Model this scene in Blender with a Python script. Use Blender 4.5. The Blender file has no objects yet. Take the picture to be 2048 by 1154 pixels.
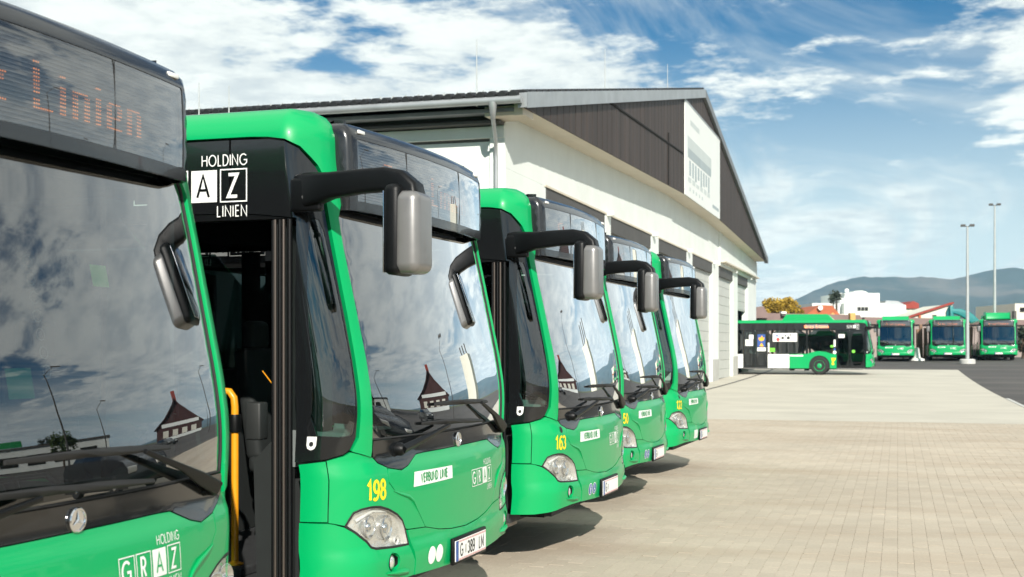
import bpy, bmesh, math, random
from math import sin, cos, pi, radians as R
from mathutils import Vector as V, Matrix, noise
from mathutils.geometry import delaunay_2d_cdt
random.seed(7)
sc = bpy.context.scene
col = sc.collection

# ------------------------------------------------------------------ camera, sky, sun, exposure
FPX, YAW, HOR, EYE = 2547.0, 16.85, 694.5, 1.70      # focal length and horizon row in photo pixels
cam = bpy.data.cameras.new('camera'); co = bpy.data.objects.new('camera', cam); col.objects.link(co)
co.location = (0, 0, EYE); co.rotation_euler = (R(90), 0, R(YAW))
cam.lens = 36 * FPX / 2048; cam.sensor_width = 36; cam.shift_y = (HOR - 577) / 2048
cam.clip_start = 0.1; cam.clip_end = 20000
cam.dof.use_dof = True; cam.dof.focus_distance = 9.0; cam.dof.aperture_fstop = 4.5
sc.camera = co
SUN = V((0.62, -1.25, 0.75)).normalized()
SUN_EL = math.asin(SUN.z); SUN_AZ = math.atan2(SUN.x, SUN.y)
sun = bpy.data.lights.new('sun', 'SUN'); so = bpy.data.objects.new('sun', sun); col.objects.link(so)
sun.energy = 5.0; sun.angle = R(0.53); sun.color = (1.0, 0.945, 0.855)
so.rotation_euler = SUN.to_track_quat('Z', 'Y').to_euler()
sc.view_settings.view_transform = 'Standard'; sc.view_settings.look = 'None'
sc.view_settings.exposure = 0.42; sc.view_settings.gamma = 1.0
sc.cycles.max_bounces = 6; sc.cycles.transparent_max_bounces = 24; sc.cycles.volume_bounces = 1
sc.cycles.caustics_reflective = False; sc.cycles.caustics_refractive = False
sc.cycles.use_denoising = True; sc.cycles.sample_clamp_indirect = 6.0

world = bpy.data.worlds.new('World'); sc.world = world; world.use_nodes = True
def build_sky():
    nt = world.node_tree; nd = nt.nodes; lk = nt.links
    for n in list(nd): nd.remove(n)
    out = nd.new('ShaderNodeOutputWorld'); bg = nd.new('ShaderNodeBackground')
    sky = nd.new('ShaderNodeTexSky'); sky.sky_type = 'NISHITA'; sky.sun_disc = False
    sky.sun_elevation = SUN_EL; sky.sun_rotation = SUN_AZ
    sky.altitude = 350; sky.air_density = 1.0; sky.dust_density = 0.5; sky.ozone_density = 3.0
    tc = nd.new('ShaderNodeTexCoord'); sep = nd.new('ShaderNodeSeparateXYZ')
    lk.new(tc.outputs['Generated'], sep.inputs[0])
    def m(op, a, b=None, c=None):
        n = nd.new('ShaderNodeMath'); n.operation = op
        for i, v in enumerate((a, b, c)):
            if v is None: continue
            if isinstance(v, (int, float)): n.inputs[i].default_value = v
            else: lk.new(v, n.inputs[i])
        return n.outputs[0]
    # cloud deck: the view direction projected on a plane overhead
    zz = m('MAXIMUM', m('ADD', sep.outputs[2], 0.10), 0.05)
    comb = nd.new('ShaderNodeCombineXYZ')
    lk.new(m('DIVIDE', sep.outputs[0], zz), comb.inputs[0]); lk.new(m('DIVIDE', sep.outputs[1], zz), comb.inputs[1])
    def nz(scale, detail, rough, dist=0.0, loc=(0, 0, 0), sc_=(1, 1, 1), rot=0.0):
        mp = nd.new('ShaderNodeMapping'); lk.new(comb.outputs[0], mp.inputs[0]); mp.inputs['Rotation'].default_value = (0, 0, R(rot)); mp.inputs['Scale'].default_value = sc_
        mp.inputs['Location'].default_value = tuple(SKY_LOC[i] + loc[i] for i in range(3))
        n = nd.new('ShaderNodeTexNoise'); n.noise_dimensions = '2D'; n.inputs['Scale'].default_value = scale; n.inputs['Detail'].default_value = detail
        n.inputs['Roughness'].default_value = rough; n.inputs['Distortion'].default_value = dist
        lk.new(mp.outputs[0], n.inputs['Vector']); return n.outputs['Fac']
    def ramp(v, lo, hi, a=0.0, b=1.0):
        n = nd.new('ShaderNodeMapRange'); n.interpolation_type = 'SMOOTHSTEP'; n.inputs['To Min'].default_value = a; n.inputs['To Max'].default_value = b
        n.inputs['From Min'].default_value = lo; n.inputs['From Max'].default_value = hi; lk.new(v, n.inputs['Value']); return n.outputs[0]
    big = nz(0.42, 1.0, 0.5, 0.0); med = nz(1.5, 5.0, 0.60, 0.0, (3, 1, 0)); puff = nz(5.2, 5.0, 0.62, 0.0, (7, 2, 0)); wisp = nz(1.1, 6.0, 0.62, 0.9, (1, 9, 0), (1.0, 0.34, 1), 38)
    # broken puffy layer
    c1 = m('ADD', m('ADD', m('MULTIPLY', big, 1.15), m('MULTIPLY', med, 0.55)), m('MULTIPLY', puff, 0.42))
    m1 = ramp(c1, SKY_LO, SKY_HI)
    # thin streaky veil
    low = ramp(sep.outputs[2], 0.24, 0.10)
    m2 = m('MULTIPLY', ramp(m('ADD', wisp, m('MULTIPLY', low, 0.11)), 0.43, 0.70), m('ADD', 0.50, m('MULTIPLY', low, 0.42)))
    mask = m('SUBTRACT', 1.0, m('MULTIPLY', m('SUBTRACT', 1.0, m1), m('SUBTRACT', 1.0, m2)))
    body = ramp(m('ADD', m('MULTIPLY', puff, 0.75), m('MULTIPLY', med, 0.5)), 0.46, 0.78)
    ccol = nd.new('ShaderNodeMix'); ccol.data_type = 'RGBA'
    ccol.inputs['A'].default_value = (*[v * CLOUD for v in (0.70, 0.76, 0.76)], 1); ccol.inputs['B'].default_value = (*[v * CLOUD for v in (1.0, 1.04, 0.98)], 1)
    lk.new(body, ccol.inputs['Factor'])
    tint = nd.new('ShaderNodeMix'); tint.data_type = 'RGBA'; tint.blend_type = 'MULTIPLY'; tint.inputs['Factor'].default_value = 1.0
    tint.inputs['B'].default_value = SKY_TINT; lk.new(sky.outputs[0], tint.inputs['A'])
    hz = ramp(sep.outputs[2], 0.27, 0.0)                 # milky air low over the horizon
    hm = nd.new('ShaderNodeMix'); hm.data_type = 'RGBA'; hm.inputs['B'].default_value = (*[v * CLOUD for v in (0.86, 0.96, 0.92)], 1)
    lk.new(tint.outputs['Result'], hm.inputs['A']); lk.new(m('MULTIPLY', hz, 0.96), hm.inputs['Factor'])
    mx = nd.new('ShaderNodeMix'); mx.data_type = 'RGBA'
    lk.new(m('MULTIPLY', mask, 0.97), mx.inputs['Factor']); lk.new(hm.outputs['Result'], mx.inputs['A']); lk.new(ccol.outputs['Result'], mx.inputs['B'])
    lk.new(mx.outputs['Result'], bg.inputs['Color']); bg.inputs['Strength'].default_value = SKY_STR
    lk.new(bg.outputs[0], out.inputs['Surface'])
CLOUD = 8.1; SKY_TINT = (0.012, 0.34, 0.50, 1)
HAZE = 0.00012
SKY_LOC = (22.4, -10.9, 0.0); SKY_LO, SKY_HI, SKY_STR = 0.99, 1.13, 0.10
build_sky()
world.cycles.sampling_method = 'MANUAL'; world.cycles.sample_map_resolution = 512

# ------------------------------------------------------------------ places
CA, SA = cos(R(YAW)), sin(R(YAW))
def at(px, py, d):                                         # the point that is d metres in front of the camera at a photo pixel
    u = (px - 1024) / FPX * d
    return V((u * CA - d * SA, u * SA + d * CA, EYE + (HOR - py) / FPX * d))
def gz(y):                                                 # the yard rises gently towards its far end
    if y < 45: return 0.0
    if y < 90: return 0.63 * ((y - 45) / 45) ** 2
    return 0.63 + 0.028 * (1 - math.exp(-(y - 90) / 8)) * 8

# ------------------------------------------------------------------ materials
MAT = {}
def mat(name, base=(.5, .5, .5), rough=.5, metal=0.0, coat=0.0, spec=.5, vary=0.0, vscale=3.0, bump=0.0, bscale=40.0, emit=None, estr=0.0, rvary=0.0, stretch=None, dirt=None):
    m = bpy.data.materials.new(name); m.use_nodes = True; MAT[name] = m
    nt = m.node_tree; nd = nt.nodes; lk = nt.links; b = nd['Principled BSDF']
    b.inputs['Base Color'].default_value = (*base, 1); b.inputs['Roughness'].default_value = rough
    b.inputs['Metallic'].default_value = metal; b.inputs['Coat Weight'].default_value = coat; b.inputs['Coat Roughness'].default_value = 0.04
    b.inputs['Specular IOR Level'].default_value = spec
    if emit: b.inputs['Emission Color'].default_value = (*emit, 1); b.inputs['Emission Strength'].default_value = estr
    if vary or bump or rvary or dirt:
        tc = nd.new('ShaderNodeTexCoord'); vec = tc.outputs['Object']
        if stretch:
            mp = nd.new('ShaderNodeMapping'); mp.inputs['Scale'].default_value = stretch; lk.new(vec, mp.inputs[0]); vec = mp.outputs[0]
        nz = nd.new('ShaderNodeTexNoise'); nz.inputs['Scale'].default_value = vscale; nz.inputs['Detail'].default_value = 7; nz.inputs['Roughness'].default_value = .62
        lk.new(vec, nz.inputs['Vector'])
        cur = None
        if vary:
            mr = nd.new('ShaderNodeMapRange'); mr.inputs['From Min'].default_value = .28; mr.inputs['From Max'].default_value = .72
            mr.inputs['To Min'].default_value = 1 - vary; mr.inputs['To Max'].default_value = 1 + vary; lk.new(nz.outputs['Fac'], mr.inputs['Value'])
            hs = nd.new('ShaderNodeHueSaturation'); hs.inputs['Color'].default_value = (*base, 1); lk.new(mr.outputs[0], hs.inputs['Value'])
            cur = hs.outputs['Color']
        if dirt:
            n2 = nd.new('ShaderNodeTexNoise'); n2.inputs['Scale'].default_value = dirt[1]; n2.inputs['Detail'].default_value = 8; n2.inputs['Roughness'].default_value = .7
            lk.new(vec, n2.inputs['Vector'])
            r2 = nd.new('ShaderNodeMapRange'); r2.inputs['From Min'].default_value = .5; r2.inputs['From Max'].default_value = .78; r2.inputs['To Max'].default_value = dirt[2]
            lk.new(n2.outputs['Fac'], r2.inputs['Value'])
            mx = nd.new('ShaderNodeMix'); mx.data_type = 'RGBA'; mx.inputs['B'].default_value = (*dirt[0], 1)
            if cur: lk.new(cur, mx.inputs['A'])
            else: mx.inputs['A'].default_value = (*base, 1)
            lk.new(r2.outputs[0], mx.inputs['Factor']); cur = mx.outputs['Result']
        if cur: lk.new(cur, b.inputs['Base Color'])
        if rvary:
            mr = nd.new('ShaderNodeMapRange'); mr.inputs['To Min'].default_value = max(0.02, rough - rvary); mr.inputs['To Max'].default_value = rough + rvary
            lk.new(nz.outputs['Fac'], mr.inputs['Value']); lk.new(mr.outputs[0], b.inputs['Roughness'])
        if bump:
            nb = nd.new('ShaderNodeTexNoise'); nb.inputs['Scale'].default_value = bscale; nb.inputs['Detail'].default_value = 5; lk.new(vec, nb.inputs['Vector'])
            bp = nd.new('ShaderNodeBump'); bp.inputs['Strength'].default_value = bump; bp.inputs['Distance'].default_value = .01
            lk.new(nb.outputs['Fac'], bp.inputs['Height']); lk.new(bp.outputs[0], b.inputs['Normal'])
    return m
def glass(name, tint, ior=1.5, gain=1.7, rough=0.0, wob=0.0):
    m = bpy.data.materials.new(name); m.use_nodes = True; MAT[name] = m
    nt = m.node_tree; nd = nt.nodes; lk = nt.links
    for n in list(nd): nd.remove(n)
    out = nd.new('ShaderNodeOutputMaterial'); tr = nd.new('ShaderNodeBsdfTransparent'); gl = nd.new('ShaderNodeBsdfGlossy')
    geo = nd.new('ShaderNodeNewGeometry'); dt = nd.new('ShaderNodeVectorMath'); dt.operation = 'DOT_PRODUCT'
    lk.new(geo.outputs['Normal'], dt.inputs[0]); lk.new(geo.outputs['Incoming'], dt.inputs[1])
    def mt(op, x, y=None):
        n = nd.new('ShaderNodeMath'); n.operation = op; n.use_clamp = op in ('MULTIPLY', 'SUBTRACT', 'ADD')
        for i, q in enumerate((x, y)):
            if q is None: continue
            if isinstance(q, (int, float)): n.inputs[i].default_value = q
            else: lk.new(q, n.inputs[i])
        return n.outputs[0]
    f0 = ((ior - 1) / (ior + 1)) ** 2                     # Schlick, the same from both sides of the pane
    sch = mt('ADD', mt('MULTIPLY', mt('POWER', mt('SUBTRACT', 1.0, mt('ABSOLUTE', dt.outputs['Value'])), 5.0), 1 - f0), f0)
    mu_out = mt('MULTIPLY', sch, gain)
    mix = nd.new('ShaderNodeMixShader'); tr.inputs['Color'].default_value = (*tint, 1); gl.inputs['Roughness'].default_value = rough; gl.inputs['Color'].default_value = (.97, .98, 1, 1)
    lk.new(mu_out, mix.inputs[0]); lk.new(tr.outputs[0], mix.inputs[1]); lk.new(gl.outputs[0], mix.inputs[2]); lk.new(mix.outputs[0], out.inputs['Surface'])
    if wob:
        tc = nd.new('ShaderNodeTexCoord'); nz = nd.new('ShaderNodeTexNoise'); nz.inputs['Scale'].default_value = 1.6; nz.inputs['Detail'].default_value = 1
        lk.new(tc.outputs['Object'], nz.inputs['Vector'])
        bp = nd.new('ShaderNodeBump'); bp.inputs['Strength'].default_value = wob; bp.inputs['Distance'].default_value = .02
        lk.new(nz.outputs['Fac'], bp.inputs['Height']); lk.new(bp.outputs[0], gl.inputs['Normal'])
    return m
mat('bus_green', (.0, .34, .10), .36, coat=.38, spec=.3, rvary=.05, vscale=5, dirt=((.015, .24, .08), 2.2, .16))
mat('black_gloss', (.008, .009, .010), .12, coat=.5, rvary=.05, vscale=6)
mat('black_plastic', (.003, .0035, .004), .42, spec=.25, vary=.2, vscale=20, bump=.08, bscale=300)
mat('cap_black', (.016, .017, .019), .22, coat=.4, rvary=.06, vscale=6)
mat('rubber', (.012, .012, .012), .7, vary=.25, vscale=12)
mat('interior_dark', (.010, .013, .013), .75, vary=.2, vscale=6)
mat('interior_grey', (.16, .18, .18), .6, vary=.12, vscale=6)
mat('reader_grey', (.022, .025, .025), .55, vary=.1, vscale=9)
mat('floor_dark', (.03, .032, .034), .7, vary=.3, vscale=30)
mat('seat_fabric', (.010, .035, .026), .9, vary=.3, vscale=25)
mat('silver_paint', (.23, .225, .22), .36, metal=.5, coat=.2, rvary=.06, vscale=8, vary=.06)
mat('chrome', (.75, .75, .76), .12, metal=1.0)
mat('anodised', (.15, .125, .11), .34, metal=.8, vary=.12, vscale=8, stretch=(1, 1, .1))
mat('reflector', (.86, .85, .82), .22, metal=.75, bump=1.0, bscale=13, vary=.15, vscale=18)
mat('lamp_grey', (.74, .73, .70), .35, metal=.15, vary=.15, vscale=30)
mat('handrail_yellow', (.80, .33, .012), .38, coat=.3, vary=.06, vscale=9)
mat('number_yellow', (.86, .62, .01), .45)
mat('sticker_white', (.80, .81, .78), .5, vary=.04, vscale=20)
mat('sticker_black', (.012, .013, .014), .5)
mat('sticker_blue', (.03, .09, .32), .45)
mat('sticker_green', (.01, .25, .07), .45)
mat('sticker_lime', (.16, .60, .05), .5)
mat('sticker_orange', (.90, .42, .02), .5)
mat('plate_red', (.55, .06, .06), .5)
mat('panel_white', (.74, .76, .74), .4, coat=.3, vary=.04, vscale=3)
mat('tyre', (.018, .018, .018), .82, vary=.3, vscale=15)
mat('led_orange', (.5, .14, .02), .5, emit=(1.0, .30, .06), estr=1.5)
mat('led_bright', (.5, .14, .02), .5, emit=(1.0, .22, .05), estr=7.0)
mat('led_board', (.22, .22, .22), .65, vary=.12, vscale=14)
mat('paper', (.5, .5, .47), .8)
glass('windscreen_glass', (.26, .36, .33), 1.52, 4.4, wob=.012)
glass('side_glass', (.05, .09, .08), 1.52, 2.4, wob=.02)
glass('clear_glass', (.50, .74, .66), 1.5, 3.2, wob=.03)
glass('lens_glass', (.92, .93, .92), 1.5, 1.4)
glass('display_glass', (.66, .68, .70), 1.55, 3.2, wob=.012)
# site
mat('render_white', (.74, .78, .745), .85, vary=.05, vscale=.8, bump=.15, bscale=60, dirt=((.52, .50, .44), .55, .28))
mat('soffit_cream', (.62, .56, .46), .8, vary=.06, vscale=1.2)
mat('cladding_brown', (.032, .020, .0155), .62, vary=.32, vscale=3.2, stretch=(1, 1, .12))
mat('cladding_brown_pale', (.044, .029, .023), .62, vary=.32, vscale=3.2, stretch=(1, 1, .12))
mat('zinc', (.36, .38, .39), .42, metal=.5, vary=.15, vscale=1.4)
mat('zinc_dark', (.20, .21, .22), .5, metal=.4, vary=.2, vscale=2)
mat('roof_tile', (.012, .013, .015), .55, vary=.35, vscale=2.5)
mat('gate_grey', (.50, .51, .48), .55, vary=.06, vscale=1.5)
mat('gate_dark', (.07, .065, .06), .6, vary=.2, vscale=2)
mat('plinth_grey', (.46, .46, .43), .85, vary=.12, vscale=2, dirt=((.3, .29, .26), 1.1, .4))
mat('sign_white', (.80, .82, .78), .45, vary=.02, vscale=.5)
mat('sign_print', (.36, .42, .43), .5, vary=.1, vscale=1)
mat('sign_print_pale', (.55, .60, .58), .5, vary=.05, vscale=1)
mat('galv', (.46, .49, .48), .45, metal=.5, vary=.12, vscale=2)
mat('concrete_base', (.50, .50, .47), .85, vary=.15, vscale=6)
mat('dark_void', (.012, .012, .012), .9)
glass('window_glass', (.20, .25, .26), 1.5, 1.8)
mat('roof_mauve', (.22, .155, .14), .85, vary=.18, vscale=.7)
mat('wall_taupe', (.33, .27, .24), .9, vary=.12, vscale=.8, dirt=((.22, .19, .17), .6, .4))
mat('roof_orange', (.42, .115, .045), .8, vary=.18, vscale=1.5)
mat('roof_red', (.30, .045, .030), .8, vary=.15, vscale=1.2)
mat('wall_ochre', (.62, .36, .12), .85, vary=.1, vscale=1)
mat('far_white', (.72, .75, .71), .8, vary=.06, vscale=.5)
mat('far_cream', (.66, .64, .54), .8, vary=.06, vscale=.6)
mat('teal_paint', (.010, .20, .20), .5, vary=.2, vscale=2)
mat('bark', (.07, .05, .035), .9, vary=.3, vscale=8)
mat('leaf_yellow', (.36, .235, .018), .7, vary=.45, vscale=1.6)
mat('leaf_dark', (.035, .05, .03), .7, vary=.5, vscale=1.2)
mat('leaf_green', (.06, .10, .025), .7, vary=.45, vscale=1.2)
mat('timber', (.26, .16, .10), .8, vary=.3, vscale=5)
mat('car_black', (.010, .011, .013), .2, coat=1.0)
mat('house_dark', (.055, .020, .018), .75, vary=.25, vscale=.8)

def ground_mat(name, base, rough, kind):
    m = bpy.data.materials.new(name); m.use_nodes = True; MAT[name] = m
    nt = m.node_tree; nd = nt.nodes; lk = nt.links; b = nd['Principled BSDF']; b.inputs['Roughness'].default_value = rough; b.inputs['Specular IOR Level'].default_value = .25
    geo = nd.new('ShaderNodeNewGeometry'); pos = geo.outputs['Position']
    def nz(scale, detail=6, rg=.6, st=None):
        n = nd.new('ShaderNodeTexNoise'); n.inputs['Scale'].default_value = scale; n.inputs['Detail'].default_value = detail; n.inputs['Roughness'].default_value = rg
        v = pos
        if st:
            mp = nd.new('ShaderNodeMapping'); mp.inputs['Scale'].default_value = st; lk.new(pos, mp.inputs[0]); v = mp.outputs[0]
        lk.new(v, n.inputs['Vector']); return n.outputs['Fac']
    def rng(v, a, b_, c, d):
        n = nd.new('ShaderNodeMapRange'); n.inputs['From Min'].default_value = a; n.inputs['From Max'].default_value = b_; n.inputs['To Min'].default_value = c; n.inputs['To Max'].default_value = d
        lk.new(v, n.inputs['Value']); return n.outputs[0]
    def mul(a, b_):
        n = nd.new('ShaderNodeMath'); n.operation = 'MULTIPLY'; lk.new(a, n.inputs[0]); lk.new(b_, n.inputs[1]); return n.outputs[0]
    val = mul(rng(nz(.35), .3, .7, .90, 1.08), rng(nz(45, 3), .3, .7, .92, 1.07))
    hs = nd.new('ShaderNodeHueSaturation'); hs.inputs['Color'].default_value = (*base, 1)
    colr = hs.outputs['Color']
    if kind == 'paver':
        # every stone has its own tone: white noise of the cell it lies in
        sep = nd.new('ShaderNodeSeparateXYZ'); lk.new(pos, sep.inputs[0])
        def f(op, a, b_=None):
            n = nd.new('ShaderNodeMath'); n.operation = op
            for i, v in enumerate((a, b_)):
                if v is None: continue
                if isinstance(v, (int, float)): n.inputs[i].default_value = v
                else: lk.new(v, n.inputs[i])
            return n.outputs[0]
        cx = f('FLOOR', f('DIVIDE', sep.outputs[0], PW))
        yy = f('ADD', f('DIVIDE', sep.outputs[1], PL), f('MULTIPLY', f('MODULO', f('ADD', cx, 1000), 2.0), 0.5))
        cy = f('FLOOR', yy)
        cb = nd.new('ShaderNodeCombineXYZ'); lk.new(cx, cb.inputs[0]); lk.new(cy, cb.inputs[1])
        wn = nd.new('ShaderNodeTexWhiteNoise'); wn.noise_dimensions = '2D'; lk.new(cb.outputs[0], wn.inputs['Vector'])
        val = mul(val, rng(wn.outputs['Value'], 0, 1, .95, 1.045))
        mx = nd.new('ShaderNodeMix'); mx.data_type = 'RGBA'; mx.inputs['B'].default_value = (.36, .27, .19, 1)
        lk.new(rng(nz(.55, 8, .65, (.45, 1.6, 1)), .44, .72, 0, .5), mx.inputs['Factor']); lk.new(hs.outputs['Color'], mx.inputs['A']); colr = mx.outputs['Result']
        sp = rng(nz(16, 4, .7), .69, .74, 0, .35)
        m2 = nd.new('ShaderNodeMix'); m2.data_type = 'RGBA'; m2.inputs['B'].default_value = (.12, .10, .08, 1); lk.new(sp, m2.inputs['Factor']); lk.new(colr, m2.inputs['A']); colr = m2.outputs['Result']
    if kind == 'concrete':
        val = mul(val, rng(nz(.9, 7, .65, (.25, 1, 1)), .3, .7, .93, 1.05))
    if kind == 'asphalt':
        mx = nd.new('ShaderNodeMix'); mx.data_type = 'RGBA'; mx.inputs['B'].default_value = (.17, .155, .14, 1)
        lk.new(rng(nz(.25, 8, .65, (.3, 1, 1)), .48, .7, 0, .6), mx.inputs['Factor']); lk.new(hs.outputs['Color'], mx.inputs['A']); colr = mx.outputs['Result']
    lk.new(val, hs.inputs['Value']); lk.new(colr, b.inputs['Base Color'])
    bp = nd.new('ShaderNodeBump'); bp.inputs['Strength'].default_value = .25; bp.inputs['Distance'].default_value = .004
    lk.new(nz(120, 3), bp.inputs['Height']); lk.new(bp.outputs[0], b.inputs['Normal'])
PW, PL = 0.125, 0.25
ground_mat('paver_tan', (.485, .425, .34), .85, 'paver')
ground_mat('joint_sand', (.17, .14, .105), .95, 'plain')
ground_mat('concrete_pale', (.53, .50, .425), .85, 'concrete')
ground_mat('asphalt', (.085, .080, .076), .85, 'asphalt')
ground_mat('meadow', (.10, .11, .06), .95, 'plain')

# ------------------------------------------------------------------ mesh helpers
def link(o, parent=None):
    col.objects.link(o)
    if parent: o.parent = parent
    return o
def empty(name, loc=(0, 0, 0), rz=0.0, label=None, cat=None, group=None):
    o = bpy.data.objects.new(name, None); o.location = loc; o.rotation_euler = (0, 0, rz); o.empty_display_size = .2
    tag(o, label, cat, group); return link(o)
def tag(o, label=None, cat=None, group=None, kind=None):
    if label: o['label'] = label
    if cat: o['category'] = cat
    if group: o['group'] = group
    if kind: o['kind'] = kind
    return o
class MB:
    def __init__(s): s.v = []; s.f = []; s.n = None
    def add(s, vs, fs):
        k = len(s.v); s.v += [tuple(p) for p in vs]; s.f += [tuple(i + k for i in f) for f in fs]; return s
    def box(s, c, d, rot=None, taper=None):
        hx, hy, hz = d[0] / 2, d[1] / 2, d[2] / 2; vs = []
        for z in (-1, 1):
            for x, y in ((-1, -1), (1, -1), (1, 1), (-1, 1)):
                k = (taper if (taper and z > 0) else 1); p = V((x * hx * k, y * hy * k, z * hz))
                if rot: p = rot @ p
                vs.append(p + V(c))
        return s.add(vs, [(3, 2, 1, 0), (4, 5, 6, 7), (0, 1, 5, 4), (1, 2, 6, 5), (2, 3, 7, 6), (3, 0, 4, 7)])
    def b2(s, x0, x1, y0, y1, z0, z1): return s.box(((x0 + x1) / 2, (y0 + y1) / 2, (z0 + z1) / 2), (x1 - x0, y1 - y0, z1 - z0))
    def tube(s, pts, r, seg=10, cap=True):
        pts = [V(p) for p in pts]; n = len(pts); rs = r if isinstance(r, (list, tuple)) else [r] * n
        t0 = (pts[1] - pts[0]).normalized(); up = V((0, 0, 1)) if abs(t0.z) < .9 else V((1, 0, 0))
        a = t0.cross(up).normalized(); vs = []
        for i, p in enumerate(pts):
            t = (pts[min(i + 1, n - 1)] - pts[max(i - 1, 0)]).normalized(); a = (a - t * a.dot(t)).normalized(); b = t.cross(a)
            for k in range(seg): q = 2 * pi * k / seg; vs.append(p + (a * cos(q) + b * sin(q)) * rs[i])
        fs = [(i * seg + k, i * seg + (k + 1) % seg, (i + 1) * seg + (k + 1) % seg, (i + 1) * seg + k) for i in range(n - 1) for k in range(seg)]
        if cap: fs += [tuple(range(seg))[::-1], tuple((n - 1) * seg + k for k in range(seg))]
        return s.add(vs, fs)
    def sweep(s, pts, sec, ups=None):
        # sec: list per point of (half width, half height) ; rounded rectangle section
        pts = [V(p) for p in pts]; n = len(pts); vs = []; prof = []
        for cx, cy, a0 in ((1, 1, 0), (-1, 1, 90), (-1, -1, 180), (1, -1, 270)):
            for k in range(4): prof.append((cx, cy, R(a0 + k * 30)))
        m = len(prof); side = V((0, 1, 0))
        for i, p in enumerate(pts):
            t = (pts[min(i + 1, n - 1)] - pts[max(i - 1, 0)]).normalized(); sd = (side - t * side.dot(t)).normalized(); up = sd.cross(t)
            w, h = sec[i]; r = min(w, h) * .45
            for cx, cy, q in prof: vs.append(p + sd * (cx * (w - r) + r * cos(q)) + up * (cy * (h - r) + r * sin(q)))
        fs = [(i * m + k, i * m + (k + 1) % m, (i + 1) * m + (k + 1) % m, (i + 1) * m + k) for i in range(n - 1) for k in range(m)]
        fs += [tuple(range(m))[::-1], tuple((n - 1) * m + k for k in range(m))]
        return s.add(vs, fs)
    def lathe(s, prof, c, ax='y', seg=24, sgn=1, cap=True):
        # prof: (radius, along) ; axis x/y/z
        n = len(prof); vs = []
        for r, h in prof:
            for k in range(seg):
                q = 2 * pi * k / seg; a, b = r * cos(q), r * sin(q); h2 = h * sgn
                vs.append(V(c) + (V((a, h2, b)) if ax == 'y' else V((h2, a, b)) if ax == 'x' else V((a, b, h2))))
        fs = [(i * seg + k, i * seg + (k + 1) % seg, (i + 1) * seg + (k + 1) % seg, (i + 1) * seg + k) for i in range(n - 1) for k in range(seg)]
        if cap: fs += [tuple(range(seg))[::-1], tuple((n - 1) * seg + k for k in range(seg))]
        return s.add(vs, fs)
    def prism(s, poly, axis, a, b):
        # poly in the plane across the axis, extruded from a to b. axis 'y': poly is (x,z); 'x': (y,z); 'z': (x,y)
        def mk(p, h): return V((p[0], h, p[1])) if axis == 'y' else V((h, p[0], p[1])) if axis == 'x' else V((p[0], p[1], h))
        n = len(poly); vs = [mk(p, a) for p in poly] + [mk(p, b) for p in poly]
        fs = [tuple(range(n)), tuple(range(2 * n - 1, n - 1, -1))] + [(i, (i + 1) % n, n + (i + 1) % n, n + i) for i in range(n)]
        return s.add(vs, fs)
    def build(s, name, m, parent=None, smooth=None, recalc=True, kind=None, bevel=0.0, bseg=2):
        me = bpy.data.meshes.new(name); me.from_pydata(s.v, [], s.f)
        if recalc or bevel:
            bm = bmesh.new(); bm.from_mesh(me)
            if bevel:
                bmesh.ops.remove_doubles(bm, verts=bm.verts, dist=1e-6)
                es = [e for e in bm.edges if len(e.link_faces) == 2 and e.calc_face_angle(0) > .5]
                bmesh.ops.bevel(bm, geom=es, offset=bevel, segments=bseg, profile=.5, affect='EDGES', clamp_overlap=True)
            bmesh.ops.recalc_face_normals(bm, faces=bm.faces); bm.to_mesh(me); bm.free()
        if smooth is not None:
            me.shade_smooth()
            if smooth < 179: me.set_sharp_from_angle(angle=R(smooth))
        me.materials.append(MAT[m]); o = bpy.data.objects.new(name, me)
        if kind: o['kind'] = kind
        return link(o, parent)
def hermite(tab):
    xs = [a for a, b in tab]; ys = [b for a, b in tab]; n = len(xs); d = [(ys[i + 1] - ys[i]) / (xs[i + 1] - xs[i]) for i in range(n - 1)]
    mt = [d[0]] + [(0 if d[i - 1] * d[i] <= 0 else 2 * d[i - 1] * d[i] / (d[i - 1] + d[i])) for i in range(1, n - 1)] + [d[-1]]
    def f(x):
        if x <= xs[0]: return ys[0]
        if x >= xs[-1]: return ys[-1]
        i = 0
        while x > xs[i + 1]: i += 1
        h = xs[i + 1] - xs[i]; t = (x - xs[i]) / h
        return (2*t**3-3*t*t+1)*ys[i] + (t**3-2*t*t+t)*h*mt[i] + (-2*t**3+3*t*t)*ys[i+1] + (t**3-t*t)*h*mt[i+1]
    return f
def sstep(a, b, x):
    t = min(1, max(0, (x - a) / (b - a))); return t * t * (3 - 2 * t)

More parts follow.
